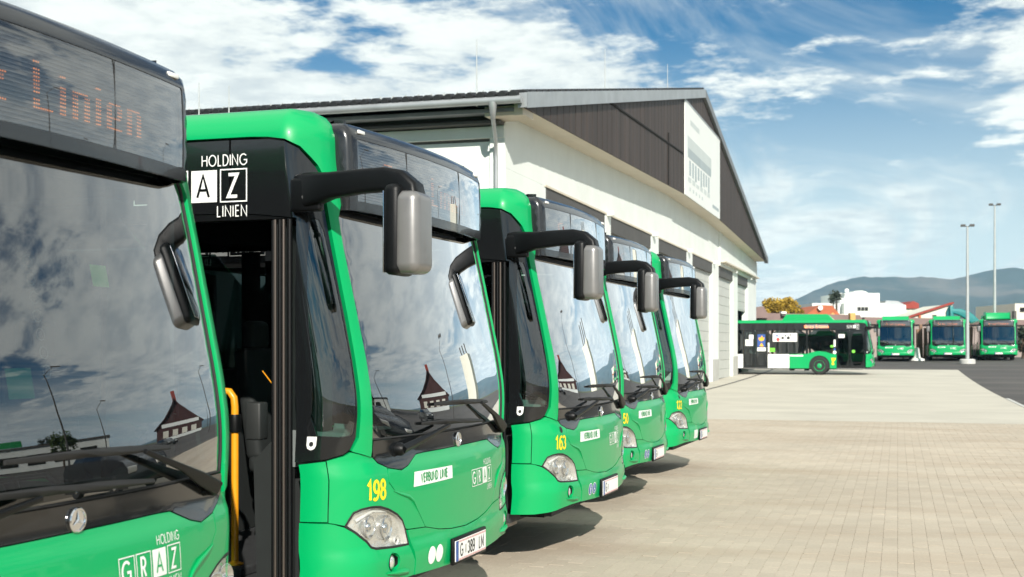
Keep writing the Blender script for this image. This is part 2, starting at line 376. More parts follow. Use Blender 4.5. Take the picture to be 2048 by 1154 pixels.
# ------------------------------------------------------------------ the bus skin: a surface in (s, t), s along the plan outline from the middle of the front, t up
KB, RC, S1 = .10, .26, 1.044
TH1 = KB * S1; S2 = S1 + RC * (pi / 2 - TH1)
XP = hermite([(.2, .0), (.3, .03), (.45, .05), (.58, .062), (.66, .046), (.9, .040), (1.03, .027), (1.115, -.004), (1.25, -.010), (1.4, -.019), (1.6, -.047), (1.8, -.088), (2.1, -.152), (2.4, -.215), (2.6, -.247), (2.75, -.260), (3.2, -.262)])
ZT, RT = 2.78, .17
XEND = -(1 - cos(TH1)) / KB - RC * cos(TH1)
def P(s, t):
    a = abs(s); sg = 1 if s >= 0 else -1
    if a <= S1: th = KB * a; x = -(1 - cos(th)) / KB; y = sin(th) / KB
    elif a <= S2:
        th = TH1 + (a - S1) / RC; x = -(1 - cos(TH1)) / KB + RC * (cos(th) - cos(TH1)); y = sin(TH1) / KB + RC * (sin(th) - sin(TH1))
    else: th = pi / 2; x = XEND - (a - S2); y = 1.275
    w = 1 - sstep(1.15, 1.9, a)
    x += (XP(t) - .07 * (1 - sstep(.7, 1.5, t)) * min(a / 1.2, 1.15) ** 3) * w
    if t <= ZT: ins = 0; z = t
    else:
        q = min((t - ZT) / RT, pi / 2); ins = RT * (1 - cos(q)) + max(0, t - ZT - RT * pi / 2); z = ZT + RT * sin(q)
    return V((x - cos(th) * ins, sg * (y - sin(th) * ins), z))
KD, SD1 = .15, .985                                        # the destination box: flatter, with its own tight corners
THD = KD * SD1; RD = .055; SD2 = SD1 + RD * (pi / 2 - THD)
XD = hermite([(2.3, -.150), (2.43, -.135), (2.6, -.132), (2.80, -.140), (2.90, -.165), (3.2, -.165)])
def PD(s, t):
    a = abs(s); sg = 1 if s >= 0 else -1
    if a <= SD1: th = KD * a; x = -(1 - cos(th)) / KD; y = sin(th) / KD
    elif a <= SD2:
        th = THD + (a - SD1) / RD; x = -(1 - cos(THD)) / KD + RD * (cos(th) - cos(THD)); y = sin(THD) / KD + RD * (sin(th) - sin(THD))
    else: th = pi / 2; x = -(1 - cos(THD)) / KD - RD * cos(THD) - (a - SD2); y = sin(THD) / KD + RD * (1 - sin(THD)) - .02 * (a - SD2)
    ZC, RR = 2.845, .05
    if t <= ZC: ins = 0; z = t
    else: q = min((t - ZC) / RR, pi / 2); ins = RR * (1 - cos(q)) + max(0, t - ZC - RR * pi / 2); z = ZC + RR * sin(q) + .10 * max(0, t - ZC - RR * pi / 2)
    return V((x + XD(min(t, 2.9)) - cos(th) * ins, sg * (y - sin(th) * ins), z))
def PSR(s, t): return V((s, -1.275, t))                    # the flat right flank, s = x
def PSL(s, t): return V((-s, 1.275, t))                    # the flat left flank, s = -x
def nrm(f, s, t):
    h = 1e-3; a = f(s + h, t) - f(s - h, t); b = f(s, t + h) - f(s, t - h); n = a.cross(b)
    return n.normalized() if n.length > 1e-12 else V((1, 0, 0))
def inpoly(p, poly):
    x, y = p; c = False; j = len(poly) - 1
    for i in range(len(poly)):
        xi, yi = poly[i]; xj, yj = poly[j]
        if (yi > y) != (yj > y) and x < (xj - xi) * (y - yi) / (yj - yi) + xi: c = not c
        j = i
    return c
def subdiv(poly, step):
    o = []
    for i in range(len(poly)):
        a, b = V(poly[i]), V(poly[(i + 1) % len(poly)]); k = max(1, int((b - a).length / step))
        o += [tuple(a.lerp(b, j / k)) for j in range(k)]
    return o
def shrink(poly, g):
    n = len(poly); ar = sum(poly[i][0] * poly[(i + 1) % n][1] - poly[(i + 1) % n][0] * poly[i][1] for i in range(n)); sg = 1 if ar > 0 else -1; o = []
    for i in range(n):
        a, b, c = V(poly[i - 1]), V(poly[i]), V(poly[(i + 1) % n]); d1 = (b - a).normalized(); d2 = (c - b).normalized()
        n1 = V((-d1.y, d1.x)) * sg; n2 = V((-d2.y, d2.x)) * sg; m = n1 + n2; L = m.length
        if L < 1e-6: m = n1; L = 1
        m /= L; k = g / max(.45, m.dot(n1)); o.append(tuple(b + m * k))
    return o
def smoothpoly(poly, it=1):
    for _ in range(it):
        o = []; n = len(poly)
        for i in range(n):
            a, b = V(poly[i]), V(poly[(i + 1) % n]); o += [tuple(a.lerp(b, .22)), tuple(a.lerp(b, .78))]
        poly = o
    return poly
def panel(name, poly, m, parent, f=P, off=0.0, thick=.022, step=.045, gap=.0025, holes=(), edge=.003):
    """a sheet cut from the skin: polygon in (s, t), laid on f, with turned-in edges"""
    poly = [tuple(p) for p in poly]
    if gap: poly = shrink(poly, gap)
    def area(q): return sum(q[i][0] * q[(i + 1) % len(q)][1] - q[(i + 1) % len(q)][0] * q[i][1] for i in range(len(q)))
    if area(poly) < 0: poly = poly[::-1]
    hl = [([tuple(p) for p in h] if area(h) < 0 else [tuple(p) for p in h][::-1]) for h in holes]
    loops = [subdiv(poly, step)] + [subdiv(h, step) for h in hl]
    pts = []; cons = []
    for lp in loops:
        k = len(pts); pts += [V(p) for p in lp]; cons += [(k + i, k + (i + 1) % len(lp)) for i in range(len(lp))]
    nb = len(pts)
    xs = [p[0] for p in loops[0]]; ys = [p[1] for p in loops[0]]
    def clear(p):
        for lp in loops:
            for q in lp:
                if (q[0] - p[0]) ** 2 + (q[1] - p[1]) ** 2 < (step * .45) ** 2: return False
        return True
    y = min(ys) + step * .5; r = 0
    while y < max(ys):
        x = min(xs) + step * (.25 if r % 2 else .75)
        while x < max(xs):
            if inpoly((x, y), loops[0]) and not any(inpoly((x, y), h) for h in loops[1:]) and clear((x, y)): pts.append(V((x, y)))
            x += step
        y += step * .9; r += 1
    vo, eo, fo, ov, oe, of = delaunay_2d_cdt(pts, cons, [], 0, 1e-7)
    fs = []
    for t in fo:
        c = (sum(vo[i].x for i in t) / 3, sum(vo[i].y for i in t) / 3)
        if inpoly(c, loops[0]) and not any(inpoly(c, h) for h in loops[1:]):
            a, b, d = (vo[i] for i in t)
            if (b - a).cross(d - a) < 0: t = t[::-1]
            fs.append(tuple(t))
    N = [nrm(f, p.x, p.y) for p in vo]; W = [f(p.x, p.y) for p in vo]
    top = [W[i] + N[i] * off for i in range(len(vo))]
    verts = list(top); faces = list(fs); lnorm = [[N[i] for i in t] for t in fs]
    idx = {}
    for i, ol in enumerate(ov):
        for q in ol: idx[q] = i
    for a, b in cons:
        a, b = idx[a], idx[b]
        k = len(verts); verts += [top[a] - N[a] * thick, top[b] - N[b] * thick]
        faces.append((b, a, k, k + 1))
        d = (top[b] - top[a]); nn = d.cross(N[a]); nn = nn.normalized() if nn.length > 1e-9 else N[a]; lnorm.append([nn] * 4)
    me = bpy.data.meshes.new(name); me.from_pydata([tuple(v) for v in verts], [], faces); me.shade_smooth()
    me.normals_split_custom_set([tuple(n) for ln in lnorm for n in ln])
    me.materials.append(MAT[m]); o = bpy.data.objects.new(name, me); return link(o, parent)
def mir(poly): return [(-a, t) for a, t in poly][::-1]
def both(poly): return [(-a, t) for a, t in poly][::-1] + [p for p in poly if p[0] > 1e-6]
def rim(name, poly, r, m, parent, f=P, off=0.0, closed=True):
    pts = subdiv(poly, .03); b = MB(); w = [f(*p) + nrm(f, *p) * off for p in pts]
    b.tube(w + ([w[0], w[1]] if closed else []), r, 6, cap=not closed); return b.build(name, m, parent, smooth=180)

# ------------------------------------------------------------------ lettering: single-stroke letters, laid as ribbons
def arc(cx, cy, rx, ry, a0, a1, n=14): return [(cx + rx * cos(R(a0 + (a1 - a0) * i / n)), cy + ry * sin(R(a0 + (a1 - a0) * i / n))) for i in range(n + 1)]
GL = {
 'H': (.66, [[(0, 0), (0, 1)], [(.66, 0), (.66, 1)], [(0, .53), (.66, .53)]]), 'O': (.94, [arc(.47, .5, .47, .5, 0, 360, 28)]),
 'L': (.40, [[(0, 1), (0, 0), (.40, 0)]]), 'D': (.66, [[(0, 0), (0, 1), (.22, 1)] + arc(.22, .5, .44, .5, 90, -90, 16)[1:] + [(0, 0)]]),
 'I': (.0, [[(0, 0), (0, 1)]]), 'N': (.70, [[(0, 0), (0, 1), (.70, 0), (.70, 1)]]),
 'G': (.90, [arc(.48, .5, .48, .5, 45, 320, 24) + [(.90, .20), (.90, .46), (.52, .46)]]), 'R': (.48, [[(0, 0), (0, 1), (.20, 1)] + arc(.20, .74, .26, .26, 90, -90, 12)[1:] + [(0, .48)], [(.20, .48), (.48, 0)]]),
 'A': (.76, [[(0, 0), (.38, 1), (.76, 0)], [(.13, .33), (.63, .33)]]), 'Z': (.58, [[(.02, 1), (.58, 1), (0, 0), (.58, 0)]]),
 'E': (.42, [[(.42, 1), (0, 1), (0, 0), (.42, 0)], [(0, .53), (.40, .53)]]), 'V': (.66, [[(0, 1), (.33, 0), (.66, 1)]]),
 'B': (.48, [[(0, 0), (0, 1), (.22, 1)] + arc(.22, .76, .23, .24, 90, -90, 10)[1:] + [(0, .52)], [(.22, .52)] + arc(.22, .26, .26, .26, 90, -90, 10)[1:] + [(0, 0)]]),
 'U': (.58, [[(0, 1), (0, .29)] + arc(.29, .29, .29, .29, 180, 360, 12)[1:] + [(.58, 1)]]), 'M': (.76, [[(0, 0), (0, 1), (.38, .25), (.76, 1), (.76, 0)]]),
 '0': (.56, [arc(.28, .5, .28, .5, 0, 360, 24)]), '1': (.34, [[(.02, .76), (.24, 1), (.24, 0)]]),
 '2': (.54, [arc(.27, .72, .27, .28, 165, -30, 14) + [(.0, .0), (.54, 0)]]), '3': (.54, [arc(.26, .76, .25, .24, 160, -80, 14), arc(.26, .27, .28, .27, 80, -160, 14)]),
 '5': (.54, [[(.50, 1), (.09, 1), (.04, .52)] + arc(.26, .32, .28, .32, 130, -155, 16)]), '6': (.54, [arc(.27, .31, .27, .31, 0, 360, 20), arc(.40, .42, .40, .58, 60, 180, 12)]),
 '8': (.54, [arc(.27, .76, .24, .24, 0, 360, 20), arc(.27, .26, .27, .26, 0, 360, 20)]), '9': (.54, [arc(.27, .69, .27, .31, 0, 360, 20), arc(.14, .58, .40, .58, -120, 0, 12)]),
 ' ': (.35, []), '.': (.1, [[(0.03, 0), (.03, .08)]])}
def ribbon(mb, pts, th, fmap, lift):
    o = [pts[0]]
    for a, b in zip(pts[:-1], pts[1:]):
        L = math.hypot(b[0] - a[0], b[1] - a[1]); k = max(1, int(L / .05))
        o += [(a[0] + (b[0] - a[0]) * i / k, a[1] + (b[1] - a[1]) * i / k) for i in range(1, k + 1)]
    closed = math.hypot(pts[0][0] - pts[-1][0], pts[0][1] - pts[-1][1]) < 1e-6; n = len(o); vs = []
    for i, p in enumerate(o):
        if closed: a = o[(i - 1) % n] if i else o[n - 2]; b = o[i + 1] if i < n - 1 else o[1]
        else: a = o[max(i - 1, 0)]; b = o[min(i + 1, n - 1)]
        d1 = V((p[0] - a[0], p[1] - a[1])); d2 = V((b[0] - p[0], b[1] - p[1]))
        d1 = d1.normalized() if d1.length > 1e-9 else d2.normalized(); d2 = d2.normalized() if d2.length > 1e-9 else d1
        m = d1 + d2; m = m.normalized() if m.length > .2 else d1; k = min(2.2, 1 / max(.3, m.dot(d1))); nx, ny = -m.y * th / 2 * k, m.x * th / 2 * k
        vs += [fmap(p[0] + nx, p[1] + ny, lift), fmap(p[0] - nx, p[1] - ny, lift)]
    mb.add(vs, [(2 * i, 2 * i + 1, 2 * i + 3, 2 * i + 2) for i in range(n - 1)])
def text(mb, s, u0, v0, h, th, fmap, sx=1.0, slant=0.0, track=.22, align='l', lift=0.0):
    w = 0
    for i, c in enumerate(s): w += GL[c][0] * sx * h + (track * h if i < len(s) - 1 else 0)
    u = u0 - (w if align == 'r' else w / 2 if align == 'c' else 0); k = 0
    for c in s:
        for st in GL[c][1]:
            ribbon(mb, [(u + (p[0] * sx + slant * p[1]) * h, v0 + p[1] * h) for p in st], th * h, fmap, lift + .00025 * (k % 4)); k += 1
        u += GL[c][0] * sx * h + track * h
    return w
def on(f, s0, t0, off):
    def g(u, v, lift): return f(s0 + u, t0 + v) + nrm(f, s0 + u, t0 + v) * (off + lift)
    return g
def patch(mb, poly, fmap, lift=0.0, n=None):               # a flat sticker: fan with a subdivided outline
    cx = sum(p[0] for p in poly) / len(poly); cy = sum(p[1] for p in poly) / len(poly); pl = subdiv(poly, .03)
    mid = [(cx + (p[0] - cx) * .5, cy + (p[1] - cy) * .5) for p in pl]; k = len(pl)
    vs = [fmap(*p, lift) for p in pl] + [fmap(*p, lift) for p in mid] + [fmap(cx, cy, lift)]
    mb.add(vs, [(i, (i + 1) % k, k + (i + 1) % k, k + i) for i in range(k)] + [(k + i, k + (i + 1) % k, 2 * k) for i in range(k)])
def circle(cx, cy, rx, ry=None, n=28): ry = ry or rx; return [(cx + rx * cos(2 * pi * i / n), cy + ry * sin(2 * pi * i / n)) for i in range(n)]
def graz(root, fmap, h, white='sticker_white', dark='bus_green'):
    """HOLDING / G R A Z in four boxes / LINIEN, right-aligned; h = side of a box; origin at the lower right of the boxes"""
    mb = MB(); gp = h * .13; bw = h * .92
    text(mb, 'HOLDING', 0, h + h * .13, h * .33, .11, fmap, .80, track=.23, align='r'); text(mb, 'LINIEN', 0, -h * .13 - h * .33, h * .33, .11, fmap, .80, track=.27, align='r')
    dk = MB()
    for i, c in enumerate('GRAZ'):
        x1 = -(3 - i) * (bw + gp); x0 = x1 - bw; cw = GL[c][0] * .62 * h
        if c == 'A':
            patch(mb, [(x0, 0), (x1, 0), (x1, h), (x0, h)], fmap); text(dk, c, x0 + (bw - cw * 1.0) / 2, h * .16, h * .68, .12, fmap, .8, lift=.002)
        else:
            ribbon(mb, [(x0, 0), (x1, 0), (x1, h), (x0, h), (x0, 0)], h * .04, fmap, .0008); text(mb, c, x0 + (bw - cw * 1.05) / 2, h * .16, h * .68, .15, fmap, .8)
    o = mb.build('lettering', white, root, recalc=False); d = dk.build('letter', dark, o, recalc=False); return o
# dot-matrix letters, 13 rows, three dots to a stroke
def dotglyph(c):
    P_ = set()
    def v(x, r0, r1):
        for r in range(r0, r1 + 1):
            for k in range(3): P_.add((x + k, r))
    def hrow(r, x0, x1):
        for x in range(x0, x1 + 1): P_.add((x, r))
    if c == 'L': v(0, 0, 12); hrow(12, 0, 8); w = 9
    elif c == 'i': v(0, 2, 2); v(0, 5, 12); w = 3
    elif c == 'n': v(0, 5, 12); hrow(5, 0, 7); v(6, 6, 12); w = 9
    elif c == 'e': v(0, 6, 12); hrow(5, 1, 7); v(6, 6, 8); hrow(9, 0, 7); hrow(12, 1, 8); w = 9
    elif c == 'G': v(0, 1, 11); hrow(0, 1, 8); hrow(12, 1, 8); v(6, 7, 11); hrow(7, 4, 8); w = 9
    elif c == 'r': v(0, 5, 12); hrow(5, 0, 6); w = 7
    elif c == 'a': hrow(5, 1, 7); v(6, 6, 12); hrow(8, 1, 8); v(0, 9, 11); hrow(12, 1, 8); w = 9
    elif c == 'z': hrow(5, 0, 8); v(5, 6, 7); v(3, 8, 9); v(1, 10, 11); hrow(12, 0, 8); w = 9
    else: return 5, set()
    return w, {p for p in P_ if p[1] not in (1, 5 + 4)} if c in 'L' else P_
def ledtext(mb, s, fmap, pitch, size, lift=0.0):
    tot = sum(dotglyph(c)[0] + 3 for c in s) - 3; x = -tot / 2 * pitch
    for c in s:
        w, ps = dotglyph(c)
        for (i, r) in sorted(ps):
            u, v_ = x + i * pitch, (6 - r) * pitch * 1.12; k = size / 2
            mb.add([fmap(u - k, v_, lift), fmap(u, v_ - k, lift), fmap(u + k, v_, lift), fmap(u, v_ + k, lift)], [(0, 1, 2, 3)])
        x += (w + 3) * pitch
    return tot * pitch
# ------------------------------------------------------------------ the city bus (faces +x, right side is -y, origin on the ground at the middle of the front)
HEAD_TOP = [(1.227, .781), (1.210, .813), (1.188, .850), (1.146, .865), (1.092, .871), (1.014, .865), (.940, .844), (.859, .808), (.809, .770), (.784, .724), (.765, .713)]
HEAD_BOT = [(1.227, .776), (1.176, .742), (1.117, .692), (1.088, .658), (1.053, .646), (.900, .635), (.758, .631)]
HEAD = [(1.227, .780), (1.176, .742), (1.117, .692), (1.088, .658), (1.053, .646), (.900, .635), (.758, .631), (.766, .670), (.784, .724), (.809, .770), (.859, .808), (.940, .844), (1.014, .865), (1.092, .871), (1.146, .865), (1.188, .850), (1.210, .813)]
FLAP_EDGE = [(.562, .701), (.626, .780), (.694, .859), (.750, .890), (.871, .924), (.935, .984), (.935, 1.056)]
APRON_BOT = [(1.044, 1.124), (1.006, 1.092), (.924, 1.059), (.801, 1.038), (.716, 1.057), (.588, 1.108), (.494, 1.111), (.14, 1.111), (0, 1.111)]
INNER = [(1.192, 1.168), (1.158, 1.235), (1.152, 1.35), (1.151, 1.58), (1.146, 1.84), (1.146, 2.10), (1.143, 2.35), (1.142, 2.60), (1.165, 2.645), (1.200, 2.680), (1.269, 2.737), (1.382, 2.772), (1.56, 2.785), (1.756, 2.790)]
def xs(x): return S2 + (XEND - x)                          # flank position x -> s (right flank counts negative)
def jamb(x, t):                                            # |s| where the flank reaches a given x at height t (the skin leans back there)
    a = xs(x)
    for _ in range(12): a += (P(-a, t).x - x)
    return a
def build_common():
    root = empty('city_bus')
    G, K = 'bus_green', 'black_gloss'
    # ---- front panels
    flap = [(0, .637), (.223, .648), (.397, .668)] + FLAP_EDGE + [(.924, 1.059), (.801, 1.038), (.716, 1.057), (.588, 1.108), (.494, 1.111), (.14, 1.111), (0, 1.111)]
    panel('front_flap', both(flap[:-1]) + [(0, 1.111)] if False else [p for p in both(flap)], G, root)
    bc = [(0, .637), (.223, .648), (.397, .668), (.562, .701), (.765, .713), (.758, .68), (.743, .640), (.706, .539), (.703, .457), (.246, .445), (0, .445)]
    panel('bumper', both(bc), G, root, off=.004, thick=.04)
    corner = HEAD_BOT + [(.743, .60), (.706, .539), (.703, .457), (.9, .452), (1.04, .440), (1.16, .420), (1.28, .408), (1.47, .405), (1.462, .801), (1.305, .799), (1.273, .793)]
    fend = [(1.312, 1.119), (1.309, .919), (1.305, .799), (1.273, .793)] + HEAD_TOP + FLAP_EDGE + [(.924, 1.059), (1.006, 1.092), (1.044, 1.124), (1.188, 1.161), (1.225, 1.142)]
    for sg in (-1, 1):
        q = (lambda p: p) if sg > 0 else mir
        fogh = circle(.914, .560, .052, .048)
        panel('bumper_corner', q(corner), G, root, thick=.04, holes=[q(fogh)])
        panel('fender', q(fend), G, root)
        panel('side_panel', q([(1.312, 1.117), (1.309, .919), (1.305, .803), (1.458, .803), (1.47, 1.099)]), G, root)
        pil = [(1.068, 1.125), (1.062, 1.16), (1.068, 1.425), (1.071, 1.738), (1.074, 2.0), (1.078, 2.21), (1.070, 2.38), (1.03, 2.45), (1.018, 2.63), (1.02, 2.75), (1.0, 2.86), (1.01, 2.93), (1.04, 2.99), (2.3, 2.99), (2.3, 2.792)] + INNER[::-1] + [(1.190, 1.163)]
        panel('front_pillar', q(pil), G, root, off=.010, thick=.045, step=.05)
        # black side frame with the quarter window
        door_x = -.415
        fr = [(1.192, 1.172)] + [(a + .006, t) for a, t in INNER[1:8]] + [(1.170, 2.640), (1.205, 2.675), (1.273, 2.732), (1.384, 2.767), (1.56, 2.780), (1.9, 2.786), (1.9, 2.40), (jamb(door_x, 2.36) - .01, 2.365), (jamb(door_x, 1.94), 1.94), (jamb(door_x, 1.5), 1.5), (jamb(door_x, 1.1), 1.105), (1.312, 1.123), (1.225, 1.147)]
        qw = smoothpoly([(1.252, 2.37), (1.345, 2.045), (1.392, 1.686), (1.424, 1.246), (1.20, 1.236), (1.176, 1.26), (1.166, 1.40), (1.164, 1.80), (1.166, 2.10), (1.18, 2.36)], 1)
        o = panel('quarter_frame', q(fr), K, root, off=-.004, thick=.03, holes=[q(qw)], gap=.003)
        panel('quarter_window', q(qw), 'clear_glass', root, off=-.008, thick=.004, gap=0)
        # lamps
        h = panel('headlight', q(HEAD), 'lens_glass', root, off=.002, thick=.004, gap=.008, step=.03)
        rf = panel('reflector', q(HEAD), 'reflector', h, off=-.022, thick=.001, gap=.010, step=.03)
        rim('rim', q(shrink(HEAD, .002)), .0075, 'rubber', h, off=-.004)
        wl = MB(); pts = [P(sg * p[0], p[1]) for p in subdiv(shrink(HEAD, .009), .03)]; nn = [nrm(P, sg * p[0], p[1]) for p in subdiv(shrink(HEAD, .009), .03)]; k = len(pts)
        wl.add([p for p in pts] + [p - n_ * .05 for p, n_ in zip(pts, nn)], [(i, (i + 1) % k, k + (i + 1) % k, k + i) for i in range(k)]); wl.build('lamp_housing', 'lamp_grey', h, smooth=40)
        for (a, t, r_) in ((1.085, .765, .060), (.945, .745, .066), (.86, .668, .026)):
            p = P(sg * a, t) - V((.006, 0, 0)); b = MB(); b.lathe([(r_, .0), (r_ * .95, .002), (r_ * .9, -.004), (r_ * .75, -.018), (r_ * .45, -.026), (.004, -.027)], p, 'x', 22, cap=False); b.build('lamp_bowl', 'chrome' if a > .9 else 'lamp_grey', h, smooth=50)
            b = MB(); b.lathe([(r_ * .40, -.026), (r_ * .42, -.012), (r_ * .30, -.002), (.002, .0)], p, 'x', 16, cap=False); b.build('projector', 'reader_grey' if a < .9 else 'chrome', h, smooth=60)
        b = MB(); b.tube([P(sg * 1.16, .80) + V((-.02, 0, 0)), P(sg * 1.05, .845) + V((-.025, 0, 0)), P(sg * .93, .83) + V((-.025, 0, 0))], .010, 8); b.build('daylight_strip', 'lamp_grey', h, smooth=60)
        p = P(sg * .914, .560); n_ = nrm(P, sg * .914, .56)
        b = MB(); b.lathe([(.053, -.004), (.050, -.03), (.048, -.045)], p, 'x', 24, cap=False); fo = b.build('fog_lamp', 'black_plastic', root, smooth=50)
        b = MB(); b.lathe([(.038, -.030), (.037, -.014), (.022, -.006), (.001, -.004)], p + V((0, sg * .006, -.002)), 'x', 24); b.build('lens', 'reflector', fo, smooth=60)
        b = MB(); b.sweep([P(sg * .98, .508) + V((.004, 0, 0)), P(sg * .90, .504) + V((.010, 0, 0)), P(sg * .80, .498) + V((.008, 0, 0)), P(sg * .745, .492) + V((-.004, 0, 0))], [(.006, .003), (.016, .008), (.014, .007), (.003, .002)]); b.build('bumper_lip', G, root, smooth=60)
    for sg in (-1, 1):
        b = MB(); cr = [(.64, .795), (.70, .862), (.752, .890), (.83, .912), (.90, .936)]; b.sweep([P(sg * a, t) + nrm(P, sg * a, t) * .001 for a, t in cr], [(.002, .003), (.006, .010), (.008, .013), (.006, .009), (.002, .003)]); b.build('crease', G, root, smooth=60)
    # ---- glass
    apron = [(0, 1.207), (.5, 1.208), (1.046, 1.212), (1.050, 1.16)] + APRON_BOT
    panel('apron', both(apron), K, root, off=.002)
    ws = [(0, 1.211), (.5, 1.212), (1.046, 1.216), (1.056, 1.30), (1.058, 1.425), (1.060, 1.738), (1.063, 2.0), (1.066, 2.21), (1.060, 2.40), (1.03, 2.46), (0, 2.46)]
    panel('windscreen', both(ws), 'windscreen_glass', root, off=-.010, thick=.006, gap=.004, step=.06)
    band = [(0, 1.211), (.5, 1.212), (1.046, 1.216), (1.054, 1.27), (.6, 1.262), (0, 1.26)]
    panel('black_band', both(band), 'sticker_black', root, off=-.020, thick=.002, gap=.005)
    rim('windscreen_seal', both(ws)[1:], .006, 'rubber', root, off=-.008)
    # ---- destination box over the windscreen
    dh = [(0, 2.475), (.955, 2.475), (.963, 2.485), (.963, 2.80), (.955, 2.81), (0, 2.81)]
    cap = [(0, 2.425), (1.25, 2.425), (1.25, 2.93), (1.10, 2.96), (.93, 3.10), (0, 3.10)]
    cp = panel('destination_box', both(cap), 'cap_black', root, f=PD, thick=.02, step=.05, gap=0, holes=[both(dh)])
    panel('display_glass', both(dh), 'display_glass', cp, f=PD, off=-.003, thick=.004, gap=.002, step=.06)
    panel('led_board', both(dh), 'led_board', cp, f=PD, off=-.032, thick=.002, gap=-.02, step=.08)
    b = MB()
    for i in range(22):
        t = 2.485 + .015 * i; b.tube([PD(s / 10, t) + V((-.028, 0, 0)) for s in range(-9, 10)], .0016, 4)
    b.build('louvre', 'sticker_black', cp)
    for s in (-.42, .42):
        b = MB(); b.tube([PD(s, 2.475) + V((.001, 0, 0)), PD(s, 2.81) + V((.001, 0, 0))], .0022, 5); b.build('display_joint', 'rubber', cp)
    led = MB(); ledtext(led, 'Graz Linien', on(PD, 0, 2.635, -.027), .0118, .0066); led.build('led_text', 'led_orange', cp, recalc=False)
    for sg in (-1, 1):
        b = MB(); c = PD(sg * .90, 2.852) + V((.001, 0, 0)); b.box(c, (.014, .075, .020)); b.build('marker_lamp', 'sticker_white', cp, bevel=.004, smooth=60)
    # ---- wipers
    def wiper(sg, piv, elb, bl0, bl1, thick):
        p0 = P(*piv) + nrm(P, *piv) * .035; p1 = P(*elb) + nrm(P, *elb) * .045; m_ = p0.lerp(p1, .55) + V((.015, 0, .004))
        b = MB(); b.sweep([p0, p0.lerp(m_, .5), m_, p1], [(.020 * thick, .020), (.018 * thick, .016), (.014, .012), (.009, .008)]); w = b.build('wiper', 'black_plastic', root, smooth=50)
        b = MB(); b.lathe([(.034, -.03), (.036, .015), (.026, .032), (.0, .036)], P(*piv) + V((.01, 0, 0)), 'x', 16); b.build('pivot', 'black_plastic', w, smooth=50)
        n = 9; pts = []
        for i in range(n):
            k = i / (n - 1); s = bl0[0] + (bl1[0] - bl0[0]) * k; t = bl0[1] + (bl1[1] - bl0[1]) * k + .006 * sin(pi * k); pts.append(P(s, t) + nrm(P, s, t) * (.012 + .018 * sin(pi * k)))
        b = MB(); b.sweep(pts, [(.006 + .006 * sin(pi * i / (n - 1)), .008 + .006 * sin(pi * i / (n - 1))) for i in range(n)]); b.build('blade', 'rubber', w, smooth=60)
    wiper(-1, (-.80, 1.150), (-.22, 1.247), (-.52, 1.272), (.46, 1.236), 1.0)
    wiper(1, (.92, 1.165), (.36, 1.352), (-.34, 1.372), (.58, 1.352), 1.5)
    # ---- badge: three-pointed star in a ring
    bp = P(0, 1.150); b = MB(); b.lathe([(.043, .0), (.044, .008), (.040, .012), (.036, .012), (.034, .007), (.0, .006)], bp + V((.003, 0, 0)), 'x', 30); bd = b.build('badge', 'chrome', root, smooth=40)
    b = MB(); c = bp + V((.012, 0, 0))
    for k in range(3):
        q = R(90 + 120 * k); d = V((0, cos(q), sin(q))); e = V((0, -sin(q), cos(q)))
        b.add([c + V((.004, 0, 0)), c + e * .0065 - d * .002, c + d * .034, c - e * .0065 - d * .002], [(0, 1, 2), (0, 2, 3)])
    b.build('star', 'chrome', bd)
    # ---- licence plate holder
    pc = P(-.005, .52); b = MB(); b.box(pc + V((.014, 0, 0)), (.022, .56, .155)); b.build('plate_holder', 'black_plastic', root, bevel=.006, smooth=40)
    # ---- mirrors
    def mirror(sg):
        b = MB(); path = [(-.40, -1.235, 2.500), (-.31, -1.30, 2.500), (-.17, -1.335, 2.514), (.0, -1.345, 2.526), (.13, -1.345, 2.530), (.21, -1.345, 2.514), (.262, -1.345, 2.472), (.278, -1.345, 2.41), (.27, -1.345, 2.33)]
        sec = [(.035, .088), (.045, .088), (.042, .066), (.042, .060), (.045, .060), (.055, .060), (.07, .058), (.08, .05), (.06, .03)]
        b.sweep(path, sec); mr = b.build('mirror', 'black_plastic', root, smooth=50); y0 = -1.345
        b = MB(); b.box((.205, y0, 2.275), (.09, .225, .445)); hb = b.build('mirror_back', 'black_plastic', mr, bevel=.034, bseg=4, smooth=60)
        b = MB(); b.box((.274, y0 + .004, 2.262), (.145, .226, .405), taper=.97); b.build('mirror_cap', 'silver_paint', mr, bevel=.05, bseg=6, smooth=80)
        b = MB(); b.box((.158, y0, 2.265), (.006, .19, .40)); b.build('mirror_glass', 'chrome', mr, bevel=.002, smooth=40)
        if sg < 0:
            b = MB(); b.box((-.325, -1.305, 2.475), (.175, .05, .17)); b.build('mirror_base', 'black_plastic', mr, bevel=.015, bseg=3, smooth=60)
            b = MB()
            for x, z, r_ in ((-.30, 2.50, .006), (-.255, 2.503, .006), (-.33, 2.462, .012)): b.lathe([(r_, 0), (r_ * .7, .004), (0, .005)], (x, -1.331, z), 'y', 10, sgn=-1)
            b.build('bolt', 'silver_paint', mr, smooth=60)
    mirror(-1)
    # ---- flanks
    XR = -12.0
